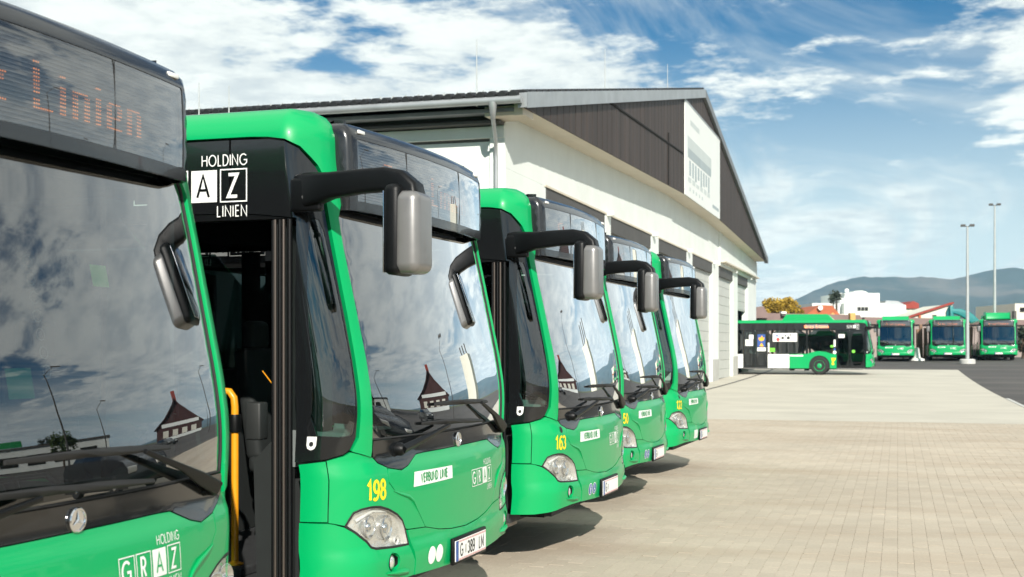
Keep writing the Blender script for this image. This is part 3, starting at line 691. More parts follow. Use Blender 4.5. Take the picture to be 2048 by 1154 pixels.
    def flank(side):
        f = PSR if side < 0 else PSL; q = (lambda p: p) if side < 0 else (lambda p: [(-a, t) for a, t in p][::-1])
        def arch(cx, r0=.55): return [(cx + r0 * cos(R(a)), .48 + r0 * sin(R(a))) for a in range(0, 181, 12)]
        low = []
        if side < 0:
            low = [('lower_panel', [(-1.90, .33), (-1.90, 1.10), (-2.15, 1.12), (-2.45, 1.22), (-2.8, 1.27), (-3.15, 1.22), (-3.45, 1.12), (-4.38, 1.10), (-4.38, .33), (-3.35, .33)] + [(p[0], p[1]) for p in arch(-2.8)[::-1]] + [(-2.25, .33)], 'bus_green'),
                   ('lower_panel', [(-4.39, .33), (-4.39, 1.10), (-5.55, 1.10), (-5.55, .33)], 'panel_white'),
                   ('lower_panel', [(-6.88, .33), (-6.88, 1.10), (-8.0, 1.10), (-8.0, .33)], 'panel_white'),
                   ('lower_panel', [(-8.01, .33), (-8.01, 1.10), (XR, 1.10), (XR, .33), (-9.25, .33)] + arch(-8.7)[::-1] + [(-8.15, .33)], 'bus_green')]
        else:
            low = [('lower_panel', [(-.42, .40), (-.42, 1.10), (-2.2, 1.10), (-2.8, 1.2), (-3.4, 1.10), (-8.0, 1.10), (-8.0, .33), (-3.35, .33)] + arch(-2.8)[::-1] + [(-2.25, .33)], 'bus_green'),
                   ('lower_panel', [(-8.01, .33), (-8.01, 1.10), (XR, 1.10), (XR, .33), (-9.25, .33)] + arch(-8.7)[::-1] + [(-8.15, .33)], 'bus_green')]
        for n_, pl, m_ in low: panel(n_, q(pl), m_, root, f=f, off=0, thick=.03, step=.2)
        # window band
        panes = [(-1.95, -3.42), (-3.50, -5.50), (-6.92, -8.35), (-8.42, -10.0), (-10.07, -11.7)] if side < 0 else [(-.55, -1.75), (-1.85, -3.42), (-3.50, -5.50), (-5.58, -6.85), (-6.92, -8.35), (-8.42, -10.0), (-10.07, -11.7)]
        for a, b_ in panes:
            zb = 1.13
            if side < 0 and a == -1.95: zb = 1.30
            panel('side_window', q(smoothpoly([(a, zb), (b_, zb), (b_, 2.40), (a, 2.40)], 1)), 'side_glass', root, f=f, off=-.004, thick=.005, step=.5, gap=0)
        top = [(-1.90, 2.41), (-1.90, 2.785), (XR, 2.785), (XR, 2.41)] if side < 0 else [(-.5, 2.41), (-.5, 2.785), (XR, 2.785), (XR, 2.41)]
        panel('header_panel', q(top), 'black_gloss', root, f=f, off=-.006, thick=.02, step=.6)
        for x0, x1 in ([(-1.90, -1.97), (-3.40, -3.52), (-5.48, -5.56), (-6.87, -6.95), (-8.33, -8.44), (-9.98, -10.09), (-11.68, XR)] if side < 0 else [(-.45, -.57), (-1.73, -1.87), (-3.40, -3.52), (-5.48, -5.60), (-6.83, -6.94), (-8.33, -8.44), (-9.98, -10.09), (-11.68, XR)]):
            panel('window_post', q([(x0, 1.105), (x0, 2.408), (x1, 2.408), (x1, 1.105)]), 'black_gloss', root, f=f, off=-.008, thick=.03, step=.6, gap=0)
        # cantrail and roof shoulder
        b = MB(); prof = [P(-1.6, 2.79 + i * (3.0 - 2.79) / 12) + V((0, -.009, .006)) for i in range(13)]; n0 = len(prof); vs = []
        for x in (-1.0 * .0 + P(-2.3, 2.8).x, -4, -6, -8, -10, XR):
            for p in prof: vs.append((x, side * -p.y, p.z))
        b.add(vs, [(i * n0 + k, i * n0 + k + 1, (i + 1) * n0 + k + 1, (i + 1) * n0 + k) for i in range(5) for k in range(n0 - 1)]); b.build('cantrail', 'bus_green', root, smooth=60)
    flank(-1); flank(1)
    b = MB(); b.b2(XR, -.78, -1.15, 1.15, 2.87, 2.950); b.build('roof', 'bus_green', root, bevel=.02, bseg=3, smooth=40)
    b = MB(); b.b2(-.82, -.34, -.93, .93, 2.83, 2.90); b.build('roof_front', 'cap_black', root, bevel=.02)
    b = MB(); b.prism([(-2.15, 2.95), (-2.42, 3.22), (-4.55, 3.22), (-4.75, 2.95)], 'y', -.92, .92); b.build('roof_unit', 'bus_green', root, bevel=.05, bseg=3, smooth=50)
    b = MB(); b.b2(XR - .06, XR, -1.25, 1.25, .35, 2.92); b.build('rear_panel', 'bus_green', root, bevel=.02, smooth=40)
    # ---- inside
    b = MB(); b.b2(-11.9, -.42, -1.21, 1.21, .33, .40); b.b2(-.42, -.16, -.95, .95, .36, .40); b.build('floor', 'floor_dark', root)
    b = MB(); b.b2(-11.9, -.5, -1.18, 1.18, 2.70, 2.74); b.b2(-11.9, -1.95, -1.235, -1.215, .4, 1.12); b.b2(-11.9, -.5, 1.215, 1.235, .4, 1.12); b.b2(-.5, -.34, -.95, .95, 2.40, 2.74); b.b2(-11.9, -11.85, -1.2, 1.2, .4, 2.72); b.build('lining', 'interior_dark', root)
    b = MB(); b.prism([(-.16, .45), (-.14, .95), (-.17, 1.17), (-.34, 1.215), (-.62, 1.18), (-.72, 1.08), (-.70, .45)], 'y', -1.10, 1.12); b.build('dashboard', 'interior_dark', root, bevel=.03, bseg=3, smooth=50)
    b = MB(); b.prism([(-.20, 1.10), (-.22, 1.225), (-.52, 1.235), (-.55, 1.10)], 'y', -1.13, -.55); b.build('dash_shelf', 'interior_grey', root, bevel=.03, bseg=3, smooth=50)
    b = MB(); b.lathe([(.0, 0)], (0, 0, 0)) if False else None
    b = MB(); cw = V((-.80, .62, 1.20)); M_ = Matrix.Rotation(R(-62), 3, 'Y'); b.tube([cw + M_ @ V((0, .23 * cos(2 * pi * i / 24), .23 * sin(2 * pi * i / 24))) for i in range(25)], .016, 8, cap=False); b.tube([cw - V((-.02, .2, 0)), cw + V((0.02, .2, 0))], .012, 6); b.tube([cw, (-.66, .62, .95)], .03, 8); b.build('steering_wheel', 'black_plastic', root, smooth=60)
    b = MB(); b.box((-1.42, .62, .92), (.46, .48, .12)); b.box((-1.66, .62, 1.32), (.12, .46, .75), Matrix.Rotation(R(-8), 3, 'Y')); b.box((-1.72, .62, 1.78), (.09, .26, .2)); b.b2(-1.6, -1.25, .45, .8, .4, .86); b.build('driver_seat', 'interior_dark', root, bevel=.04, bseg=3, smooth=60)
    b = MB(); b.b2(-1.98, -1.95, .05, 1.2, .4, 1.55); b.build('cab_partition', 'interior_dark', root, bevel=.008)
    b = MB(); b.b2(-1.97, -1.96, .06, 1.18, 1.56, 2.4); b.build('cab_pane', 'side_glass', root)
    b = MB(); b.box((-1.02, -.10, 1.20), (.20, .22, .30)); b.tube([(-1.05, -.10, .42), (-1.05, -.10, 1.06)], .03, 8); b.build('ticket_machine', 'interior_grey', root, bevel=.015, smooth=50)
    for i, x in enumerate((-2.75, -3.6, -4.4, -7.4, -8.3, -9.1, -10.0)):
        for y in ((-.98, -.54, .54, .98) if i not in (1, 2) else (.54, .98)):
            z0 = .40 if i > 0 and i < 4 else .62
            b = MB(); b.box((x, y, z0 + .42), (.42, .40, .07)); b.b2(x - .12, x + .12, y - .05, y + .05, z0 - .22, z0 + .38); st = b.build('seat', 'seat_fabric', root, bevel=.02)
            b = MB(); b.box((x - .20, y, z0 + .80), (.07, .40, .70), Matrix.Rotation(R(-7), 3, 'Y')); b.build('backrest', 'seat_fabric', st, bevel=.025)
    for x, y in ((-2.15, -.55), (-2.2, .45), (-4.9, -.4), (-5.4, .45), (-6.95, -.45)):
        b = MB(); b.tube([(x, y, .40), (x, y, 2.70)], .017, 10); b.build('grab_pole', 'handrail_yellow', root, smooth=60)
    # ---- wheels
    for x in (-2.8, -8.7):
        for sg in (-1, 1):
            b = MB(); c = (x, sg * 1.24, .478); b.lathe([(.30, -.27), (.44, -.27), (.470, -.24), (.478, -.20), (.478, -.06), (.470, -.02), (.44, .008), (.36, .010), (.30, -.012)], c, 'y', 40, sgn=sg); w = b.build('wheel', 'tyre', root, smooth=50)
            b = MB(); b.lathe([(.302, -.22), (.302, -.012), (.288, .000), (.27, -.012), (.255, -.055), (.17, -.075), (.15, -.03), (.12, .0), (.10, .012), (.0, .014)], c, 'y', 36, sgn=sg); b.build('rim', 'bus_green', w, smooth=40)
            b = MB()
            for k in range(10): q = 2 * pi * k / 10; b.lathe([(.016, -.075), (.016, -.045), (.0, -.042)], (x + .212 * cos(q), sg * 1.24, .478 + .212 * sin(q)), 'y', 6, sgn=sg)
            b.build('wheel_nut', 'zinc', w)
            b = MB(); pts = [(x + .60 * cos(R(a)), .478 + .60 * sin(R(a))) for a in range(0, 181, 15)] + [(x - .58 * cos(R(a)), .478 + .58 * sin(R(a))) for a in range(0, 181, 15)]; b.prism(pts, 'y', sg * 1.22, sg * .75); b.build('wheel_housing', 'black_plastic', root)
    b = MB(); b.b2(-11.8, -.55, -1.05, 1.05, .27, .345); b.b2(-.50, -.22, -.95, .95, .35, .43); b.build('underbody', 'black_plastic', root)
    # inspection badge on the corner of the frame
    b = MB(); sh = [(-.028, .03), (.028, .03), (.028, -.015), (.02, -.032), (0, -.04), (-.02, -.032), (-.028, -.015)]; patch(b, sh, on(P, -1.40, 1.212, -.0025)); o = b.build('inspection_badge', 'sticker_white', root, recalc=False)
    b = MB(); patch(b, circle(0, -.008, .013), on(P, -1.40, 1.212, -.0015)); b.build('punch_disc', 'sticker_black', o, recalc=False)
    return root
def copy_tree(o, parent=None):
    c = o.copy(); col.objects.link(c); c.parent = parent
    for ch in list(o.children): copy_tree(ch, c)
    return c
def door_open(root):
    # inward-folded front door: the edge profiles of the leaf, and the posts of the doorway
    b = MB(); b.b2(-1.90, -.43, -1.262, -1.20, 2.365, 2.40); b.build('door_header', 'black_plastic', root)
    panel('header_panel', [(-1.90, 2.40), (-1.90, 2.785), (-.796, 2.785), (-.796, 2.40)], 'black_gloss', root, f=PSR, off=-.006, thick=.02, step=.4, gap=.002)
    for xf, w, m_, y in ((-.447, .030, 'black_plastic', -1.262), (-.480, .018, 'anodised', -1.265), (-.507, .024, 'black_plastic', -1.255), (-.531, .016, 'anodised', -1.262), (-.551, .020, 'black_plastic', -1.245)):
        b = MB(); b.tube([(xf, y, .34), (xf, y, 2.36)], w * .5, 12); b.build('door_profile', m_, root, smooth=60)
    b = MB(); b.b2(-.545, -.50, -1.24, -.66, .42, 2.34); lf = b.build('door_leaf', 'interior_dark', root, bevel=.006)
    b = MB(); b.b2(-.549, -.545, -1.18, -.72, .60, 2.25); b.build('door_pane', 'side_glass', lf)
    b = MB(); b.b2(-1.86, -1.81, -1.26, -.66, .42, 2.34); b.build('door_leaf', 'black_plastic', root, bevel=.006)
    b = MB(); x, y = -1.10, -.70
    b.tube([(x, y, .455), (x, y, 1.36), (x - .005, y - .002, 1.41), (x - .03, y - .006, 1.445), (x - .07, y - .012, 1.45), (x - .11, y - .02, 1.42), (x - .15, y - .03, 1.36)], .0215, 14); h = b.build('handrail', 'handrail_yellow', root, smooth=60)
    b = MB(); b.lathe([(.05, 0), (.05, .008), (.024, .016), (.02, .02)], (x, y, .455), 'z', 20); b.build('flange', 'handrail_yellow', h, smooth=40)
    b = MB(); b.lathe([(.036, 1.215), (.038, 1.225), (.038, 1.305), (.036, 1.315)], (x, y, 0), 'z', 18); b.box((x - .04, y + .02, 1.26), (.07, .05, .07)); b.build('clamp', 'black_plastic', h, smooth=40)
    b = MB(); b.b2(x - .45, x + .10, y - .02 - .08, y + .9, .40, .455); b.build('podium', 'floor_dark', root, bevel=.01)
    b = MB(); b.box((x + .05, y + .16, 1.27), (.10, .10, .22)); b.build('ticket_reader', 'reader_grey', root, bevel=.012, smooth=50)
    b = MB(); b.tube([(-.60, -1.05, 1.05), (-.62, -1.05, .90), (-.60, -1.05, .86), (-.56, -1.05, .86)], .014, 10); b.build('door_handle', 'handrail_yellow', root, smooth=60)
    b = MB(); b.tube([(-1.08, -.42, 1.56), (-.98, -.30, 1.36)], .004, 6); b.build('strap', 'handrail_yellow', root)
    b = MB(); b.b2(-.995, -.88, -.305, -.30, 1.80, 2.04); b.build('notice', 'paper', root)
    b = MB(); b.b2(-1.90, -.43, -1.26, -1.0, .30, .335); b.build('door_step', 'anodised', root)
    fm = on(PSR, -.690, 2.462, .0005); graz(root, fm, .168, dark='black_gloss')
def door_closed(root):
    panel('header_panel', [(-1.90, 2.40), (-1.90, 2.785), (-.796, 2.785), (-.796, 2.40)], 'black_gloss', root, f=PSR, off=-.006, thick=.02, step=.4, gap=.002)
    for (x0, x1) in ((-1.20, -.44), (-1.89, -1.22), (-6.20, -5.58), (-6.86, -6.24)):
        fr = [(x0, .36), (x1, .36), (x1, 2.39), (x0, 2.39)]; hole = smoothpoly([(x0 + .06, .50), (x1 - .06, .50), (x1 - .06, 2.30), (x0 + .06, 2.30)], 1)
        d = panel('door_leaf', fr, 'black_gloss', root, f=PSR, off=-.012, thick=.04, step=.3, gap=.004, holes=[hole]); panel('door_pane', hole, 'side_glass', d, f=PSR, off=-.018, thick=.004, step=.4, gap=0)
        s = 1 if x0 in (-1.20, -6.20) else -1; cx = (x0 + x1) / 2
        b = MB(); b.tube([(cx - s * .24, -1.24, .86), (cx - s * .20, -1.235, 1.05), (cx - s * .05, -1.235, 1.15), (cx + s * .20, -1.235, 1.20)], .017, 8); b.build('door_handle', 'handrail_yellow', d, smooth=60)
    b = MB(); b.b2(-1.90, -.43, -1.29, -1.18, .295, .345); b.build('door_step', 'silver_paint', root, bevel=.005); b = MB(); b.b2(-6.87, -5.56, -1.29, -1.18, .295, .345); b.build('door_step', 'silver_paint', root, bevel=.005)
    panel('header_panel', [(-5.50, 2.40), (-5.50, 2.41), (-6.90, 2.41), (-6.90, 2.40)], 'black_gloss', root, f=PSR, off=-.006, thick=.02, step=.4, gap=.0)
    graz(root, on(PSR, -.72, 2.50, .0005), .160, dark='black_gloss')
def side_bus_extras(root):
    b = MB(); b.box((-2.95, -1.268, 2.60), (1.22, .012, .19)); sd = b.build('side_display', 'led_board', root)
    led = MB(); ledtext(led, 'Graz Linien', on(PSR, -2.95, 2.60, .004), .0115, .0100); led.build('led_text', 'led_orange', sd, recalc=False)
    def st(name, m, poly, par=root, lift=.001):
        b = MB(); patch(b, poly, on(PSR, 0, 0, .0), lift); return b.build(name, m, par, recalc=False)
    def rect(x0, x1, z0, z1): return [(x0, z0), (x1, z0), (x1, z1), (x0, z1)]
    p = st('window_poster', 'sticker_white', rect(-5.28, -3.98, 1.78, 2.24))
    for i, (x, z, r_, m_) in enumerate(((-5.05, 2.10, .06, 'sticker_blue'), (-5.0, 1.90, .10, 'plate_red'), (-4.75, 1.98, .08, 'sticker_black'), (-4.45, 1.98, .09, 'sticker_black'), (-4.35, 2.14, .05, 'sticker_black'), (-4.6, 2.10, .06, 'interior_grey'))): st('print', m_, circle(x, z, r_, n=10), p, .002)
    st('sticker', 'sticker_lime', rect(-5.46, -5.16, 1.22, 1.44)); st('sticker', 'sticker_white', rect(-5.54, -5.46, 1.22, 1.72)); st('sticker', 'sticker_white', rect(-2.05, -1.95, 1.50, 1.88)); st('sticker', 'sticker_lime', rect(-2.22, -2.06, 1.46, 1.58)); st('sticker', 'sticker_white', circle(-2.0, 1.20, .09)); st('sticker', 'sticker_blue', circle(-2.0, 1.36, .06))
    st('door_notice', 'sticker_white', rect(-6.76, -6.34, 1.55, 1.90), lift=.0); st('door_notice', 'sticker_white', rect(-6.56, -6.32, 1.92, 2.16), lift=.0); st('door_notice', 'sticker_white', rect(-6.12, -5.66, 1.26, 1.46), lift=.0); st('door_poster', 'sticker_blue', rect(-6.10, -5.68, 1.50, 2.18), lift=.0)
    st('print', 'sticker_orange', [(-6.05, 2.02), (-6.02, 1.86), (-5.90, 1.80), (-5.76, 1.86), (-5.72, 2.04), (-5.80, 1.97), (-5.86, 2.12), (-5.95, 1.98)], lift=.002); st('print', 'sticker_orange', [(-6.0, 1.52), (-5.76, 1.52), (-5.82, 1.62), (-5.88, 1.72), (-5.95, 1.62)], lift=.002)
    st('door_notice', 'sticker_white', rect(-1.80, -1.48, 1.98, 2.18), lift=.0); st('sticker', 'sticker_lime', circle(-1.02, 1.25, .09), lift=.0)
    st('belt_lettering', 'sticker_white', rect(-4.36, -3.66, .98, 1.06), lift=.0015)
    b = MB(); b.tube([(-2.14, -1.276, .86), (-1.96, -1.277, .86)], .05, 6); st('emblem', 'number_yellow', [(-2.18, .90), (-1.94, .90), (-1.97, .78), (-2.06, .70), (-2.02, .52), (-2.16, .52), (-2.13, .70)], lift=.0015)
def place_bus(root, x, y, z, rz, label, group):
    root.location = (x, y, z); root.rotation_euler = (0, 0, rz); tag(root, label, 'bus', group)
def number(root, txt):
    b = MB(); w = text(b, txt, 0, 0, .096, .175, on(P, -1.045, .906, .0025), .74, track=.19, align='c'); b.build('fleet_number', 'number_yellow', root, recalc=False)
def plate(root, txt, emblem=True):
    def fm(u, v, l): return V((P(-.005, .52).x + .027 + l, u - .005, .52 + v))
    b = MB(); b.box(fm(0, 0, 0), (.006, .52, .12)); pl = b.build('licence_plate', 'sticker_white', root, bevel=.002)
    b = MB(); patch(b, [(-.258, -.058), (-.215, -.058), (-.215, .058), (-.258, .058)], fm, .0042); b.build('plate_band', 'sticker_blue', pl, recalc=False)
    b = MB()
    for v in (.055, .049, -.055, -.049): ribbon(b, [(-.212, v), (.256, v)], .0022, fm, .0042)
    b.build('plate_line', 'plate_red', pl, recalc=False)
    b = MB(); g, n_, l = txt; text(b, g, -.185, -.034, .068, .15, fm, .68, lift=.0045); text(b, n_, -.06, -.034, .068, .15, fm, .80, track=.2, lift=.0045); text(b, l, .135, -.034, .068, .15, fm, .78, track=.24, lift=.0045); b.build('plate_text', 'sticker_black', pl, recalc=False)
    b = MB(); patch(b, circle(-.095, -.005, .014, .024, 12), fm, .0046); patch(b, [(-.109, .012), (-.081, .012), (-.085, .026), (-.095, .02), (-.105, .026)], fm, .0047); b.build('plate_crest', 'plinth_grey', pl, recalc=False)
def verbund(root):
    f = on(P, -.43, .938, .0022); b = MB(); patch(b, [(-.262, -.002), (.245, .0), (.258, .072), (-.240, .078)], f); o = b.build('route_sticker', 'sticker_white', root, recalc=False)
    b = MB(); text(b, 'VERBUND LINIE', -.003, .016, .045, .215, on(P, -.43, .938, .0030), .80, .22, track=.25, align='c'); b.build('lettering', 'sticker_green', o, recalc=False)
def discs(root, kind):
    for i, (s, t) in enumerate(((-.525, .540), (-.430, .538))):
        f = on(P, s, t, .0065); b = MB(); patch(b, circle(0, 0, .046, .049), f); o = b.build('disc_sticker', 'sticker_white', root, recalc=False)
        if kind == 'blue':
            b = MB(); patch(b, circle(0, 0, .040, .043), f, .001); b.build('disc', 'sticker_blue', o, recalc=False)
            b = MB()
            if i == 0: patch(b, circle(0, .024, .008), f, .002); ribbon(b, [(0, .014), (0, -.006)], .020, f, .002); ribbon(b, [(0, -.006), (0, -.034)], .012, f, .0022)
            else: patch(b, circle(-.004, .026, .006), f, .002); ribbon(b, [(-.004, .018), (-.002, -.004), (.012, -.004), (.017, -.022)], .007, f, .002); ribbon(b, arc(-.002, -.013, .016, .016, 110, 330, 10), .005, f, .0022)
            b.build('pictogram', 'sticker_white', o, recalc=False)
# ------------------------------------------------------------------ ground
def sheet(name, x0, x1, ys, dz, m, kind='structure', nx=2):
    b = MB(); xs_ = [x0 + (x1 - x0) * i / (nx - 1) for i in range(nx)]
    vs = [(x, y, gz(y) + dz) for y in ys for x in xs_]
    b.add(vs, [(j * nx + i, j * nx + i + 1, (j + 1) * nx + i + 1, (j + 1) * nx + i) for j in range(len(ys) - 1) for i in range(nx - 1)])
    return tag(b.build(name, m, smooth=180, recalc=False), kind=kind)
PY1 = 30.25; EDGE = 3.4
far = [-6000, -300, -60, 0, 30, 45, 50, 55, 60, 65, 70, 75, 80, 85, 90, 95, 100, 110, 120, 140, 200, 1000, 9000]
sheet('terrain', -7000, 7000, far, -.10, 'meadow')
sheet('asphalt_yard', -70, 130, [y for y in far if -60 <= y <= 140], -.012, 'asphalt')
sheet('concrete_apron', -8.55, EDGE, [PY1 + .002, 45, 50, 55, 60, 65, 70, 75, 79.4], 0, 'concrete_pale')
sheet('drain_channel', -7.35, -7.20, [PY1 + .002, 45, 50, 55, 60, 65, 70, 75, 79.3], .004, 'gate_dark')
pav = sheet('paving', -14, 16, [-8, PY1], -.006, 'joint_sand')
# stones: chamfered blocks; the ones nearest the lens are single stones
def stone(w, l, x, y, z, r):
    # flat stone, corners nipped off, edges falling a hair
    g, c, h = .0009, .0095, .02; x0, x1, y0, y1 = x + g, x + w - g, y + g, y + l - g
    o = [(x0 + c, y0), (x1 - c, y0), (x1, y0 + c), (x1, y1 - c), (x1 - c, y1), (x0 + c, y1), (x0, y1 - c), (x0, y0 + c)]
    tz = [r[0], r[1], r[1], r[2], r[2], r[3], r[3], r[0]]
    return [(p[0], p[1], z - h) for p in o] + [(p[0], p[1], z + q) for p, q in zip(o, tz)]
SF = [(i, (i + 1) % 8, 8 + (i + 1) % 8, 8 + i) for i in range(8)] + [tuple(range(8, 16))]
pm = bpy.data.meshes.new('paver'); pm.from_pydata(stone(PW, PL, 0, 0, 0, (0, 0, 0, 0)), [], SF); pm.materials.append(MAT['paver_tan'])
cells = []
for i in range(int(-6.5 / PW), int(9.5 / PW)):
    o = .5 * (i % 2) * PL
    for j in range(int(1.5 / PL), int(PY1 / PL)):
        y = j * PL - o
        if y + PL > PY1: continue
        cells.append((i * PW, y))
def score(c):
    x, y = c[0] + PW / 2, c[1] + PL / 2; u = x * CA + y * SA; d = -x * SA + y * CA
    if d < 1: return 1e9
    px = 1024 + FPX * u / d; py = HOR + FPX * EYE / d
    return d if (880 < px < 2080 and py < 1160) else 1e6 + d
cells.sort(key=score); pf = MB(); rnd = random.Random(3)
for k, (x, y) in enumerate(cells):
    dz = rnd.uniform(-.0015, .001); r = [rnd.uniform(-.0007, .0007) for _ in range(4)]
    if k < 300:
        o = bpy.data.objects.new('paver', pm); o.location = (x, y, dz); o.rotation_euler = (rnd.uniform(-.004, .004), rnd.uniform(-.006, .006), 0); link(o, pav)
    else: pf.add(stone(PW, PL, x, y, dz, r), SF)
for i in range(int(-6.5 / PW), int(9.5 / PW)):
    if i % 2: pf.add(stone(PW, PL / 2, i * PW, PY1 - PL / 2, -.0005, (0, 0, 0, 0)), SF)
pf.build('paver_field', 'paver_tan', pav, recalc=False, kind='stuff')
b = MB(); b.b2(EDGE, EDGE + .12, PY1 + .002, 45, -.02, .012); b.build('edging', 'concrete_base', None); tag(bpy.data.objects['edging'], 'pale concrete edging strip between the light apron and the asphalt', 'edging')

# ------------------------------------------------------------------ the depot hall
hall = empty('depot_hall', (-8.5, 27.1, 0), label='white depot hall with dark brown gable, sign and a row of roller gates', cat='building')
HW, HC, Y0, Y1 = -8.36, -7.72, 27.1, 79.6            # wall plane, cladding plane, near and far end
def H(mb, *a, **k): 
    o = mb.build(*a[:2], hall, **k); o.location = (8.5, -27.1, 0); return o
def zc(y):                                            # lower edge of the gable cladding
    if y < 47.6: return 6.86 + (7.47 - 6.86) * max(0, (y - 26.4)) / 21.2
    if y < 57.5: return 7.47
    return 7.47 - (7.47 - 6.9) * (y - 57.5) / 22.0
YA, ZA, ZE = 52.5, 12.25, 7.08                        # apex, eave height
def zr(y): return ZE + (ZA - ZE) * (1 - abs(y - YA) / (YA - 26.2))
gates = [(30.5, 37.2), (38.0, 44.6), (46.1, 52.6), (54.1, 60.2), (62.4, 68.0), (70.1, 75.0)]
LZ = 5.70
# gable wall: piers between the gates, the wall above them
edges = [Y0] + [e for g in gates for e in g] + [Y1]
for i in range(0, len(edges), 2):
    b = MB(); b.b2(HW - .35, HW, edges[i], edges[i + 1], gz((edges[i] + edges[i + 1]) / 2) - .2, LZ); H(b, 'pier', 'render_white', bevel=.01)
    b = MB(); b.b2(HW - .02, HW + .018, edges[i] + .003, edges[i + 1] - .003, gz((edges[i] + edges[i + 1]) / 2) - .2, gz(edges[i]) + 1.05); H(b, 'plinth', 'plinth_grey')
ys = [Y0, 36, 47.6, 57.5, 62.4]
b = MB(); pl = [(y, LZ) for y in (Y0, 62.4)] + [(y, zc(y) + .02) for y in reversed(ys)]; b.prism(pl, 'x', HW - .35, HW); H(b, 'wall', 'render_white')
ys = [62.4, 70, Y1]; b = MB(); pl = [(62.4, LZ), (Y1, LZ)] + [(y, zc(y) + .02) for y in reversed(ys)]; b.prism(pl, 'x', HW - .35, HW + .06); H(b, 'wall', 'render_white')
for i, (a, c) in enumerate(gates):
    z0 = gz((a + c) / 2); X = HW - .15
    b = MB(); b.b2(X - .02, HW - .01, a, c, LZ - .50, LZ - .003); H(b, 'shutter_box', 'gate_dark', bevel=.01)
    b = MB(); b.b2(HW, HW + .03, a - .15, c + .15, LZ - .03, LZ + .03); H(b, 'lintel_trim', 'soffit_cream', bevel=.01)
    low = z0 if i < 5 else 3.75
    n = 0; z = LZ - .50
    while z > low + .05:
        z2 = max(low, z - .46); b = MB(); b.b2(X - .05, X, a, c, z2 + .008, z - .004); H(b, 'gate_panel', 'gate_grey', bevel=.006); z = z2
    if i in (3, 4):
        b = MB(); b.b2(X, X + .03, a + .4, a + 1.4, z0 + .02, z0 + 2.1); H(b, 'wicket_door', 'gate_grey', bevel=.01)
    b = MB(); b.box((HW + .10, c + .35, LZ + .02), (.2, .25, .14)); H(b, 'gate_lamp', 'sign_white', bevel=.02)
# ledge over the last two gates
b = MB(); b.b2(HW + .06, HW + .30, 62.6, 78.6, LZ + .16, LZ + .24); H(b, 'ledge', 'soffit_cream', bevel=.01)
# soffit, cladding boards, roof edge
ys = [26.35, 30, 36, 42, 47.6, 52.5, 57.5, 64, 72, 78.7]
b = MB(); v = []
for y in ys: v += [(HW + .0, y, zc(y)), (HC, y, zc(y)), (HC, y, zc(y) + .06), (HW, y, zc(y) + .06)]
n = len(ys); b.add(v, [(4 * i + k, 4 * i + (k + 1) % 4, 4 * i + 4 + (k + 1) % 4, 4 * i + 4 + k) for i in range(n - 1) for k in range(4)] + [(0, 1, 2, 3), (4 * n - 4, 4 * n - 3, 4 * n - 2, 4 * n - 1)]); H(b, 'soffit', 'soffit_cream')
y = 26.36; k = 0; rb = random.Random(5)
while y < 78.66:
    y2 = min(y + .30, 78.68); z0a, z0b = zc(y) + .0, zc(y2); z1a, z1b = zr(y) - .05, zr(y2) - .05
    pr = .006 * (k % 2) + rb.uniform(0, .003)
    b = MB(); b.prism([(y + .004, z0a + .003), (y2 - .004, z0b + .003), (y2 - .004, max(z1b, z0b + .02)), (y + .004, max(z1a, z0a + .02))], 'x', HC, HC + .03 + pr); H(b, 'cladding_board', 'cladding_brown' if rb.random() < .7 else 'cladding_brown_pale'); y = y2; k += 1
b = MB(); b.prism([(26.4, zc(26.4) + .04), (47.6, zc(47.6) + .04), (57.5, zc(57.5) + .04), (78.6, zc(78.6) + .04), (78.5, zr(78.5) - .08), (YA, ZA - .08), (26.5, zr(26.5) - .08)], 'x', HC - .06, HC - .01); H(b, 'gable_backing', 'dark_void')
# break line in the cladding: a dark cover strip
b = MB(); b.tube([(HC + .05, 33.9, zr(33.9) - .10), (HC + .05, 47.4, 8.95)], .035, 6); b.tube([(HC + .055, 44.2, 9.2), (HC + .055, 44.2, zc(44.2))], .03, 6); H(b, 'cover_strip', 'dark_void')
for (ya, yb) in ((26.1, YA), (YA, 78.9)):
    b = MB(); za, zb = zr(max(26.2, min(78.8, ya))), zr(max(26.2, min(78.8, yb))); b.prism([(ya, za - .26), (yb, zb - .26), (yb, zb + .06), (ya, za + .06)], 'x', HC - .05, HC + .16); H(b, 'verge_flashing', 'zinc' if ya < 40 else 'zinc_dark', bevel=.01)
# roof slopes (boards of tiles run down to the gutter)
for sg in (0, 1):
    b = MB(); ye = 26.0 if sg == 0 else 79.0; b.add([(HC + .02, ye, ZE - .02), (HC + .02, YA, ZA + .05), (-48, YA, ZA + .05), (-48, ye, ZE - .02), (HC + .02, ye, ZE - .12), (HC + .02, YA, ZA - .1), (-48, YA, ZA - .1), (-48, ye, ZE - .12)], [(0, 1, 2, 3), (4, 5, 6, 7), (0, 4, 7, 3), (0, 1, 5, 4)]); H(b, 'roof_slope', 'roof_tile')
tm = MB(); tm.lathe([(.085, 0), (.10, .02), (.10, .36), (.09, .38)], (0, 0, 0), 'y', 10); me = None
x = HC - .12; k = 0
while x > -30:
    if me is None:
        o = H(tm, 'roof_tile', 'roof_tile', smooth=50); me = o.data
    else: o = bpy.data.objects.new('roof_tile', me); link(o, hall)
    o.location = (8.5 + x, -27.1 + 25.93, ZE + .0); o.rotation_euler = (R(11), 0, 0); x -= .245; k += 1
me = None; y = 26.3                                       # tile noses showing over the verge
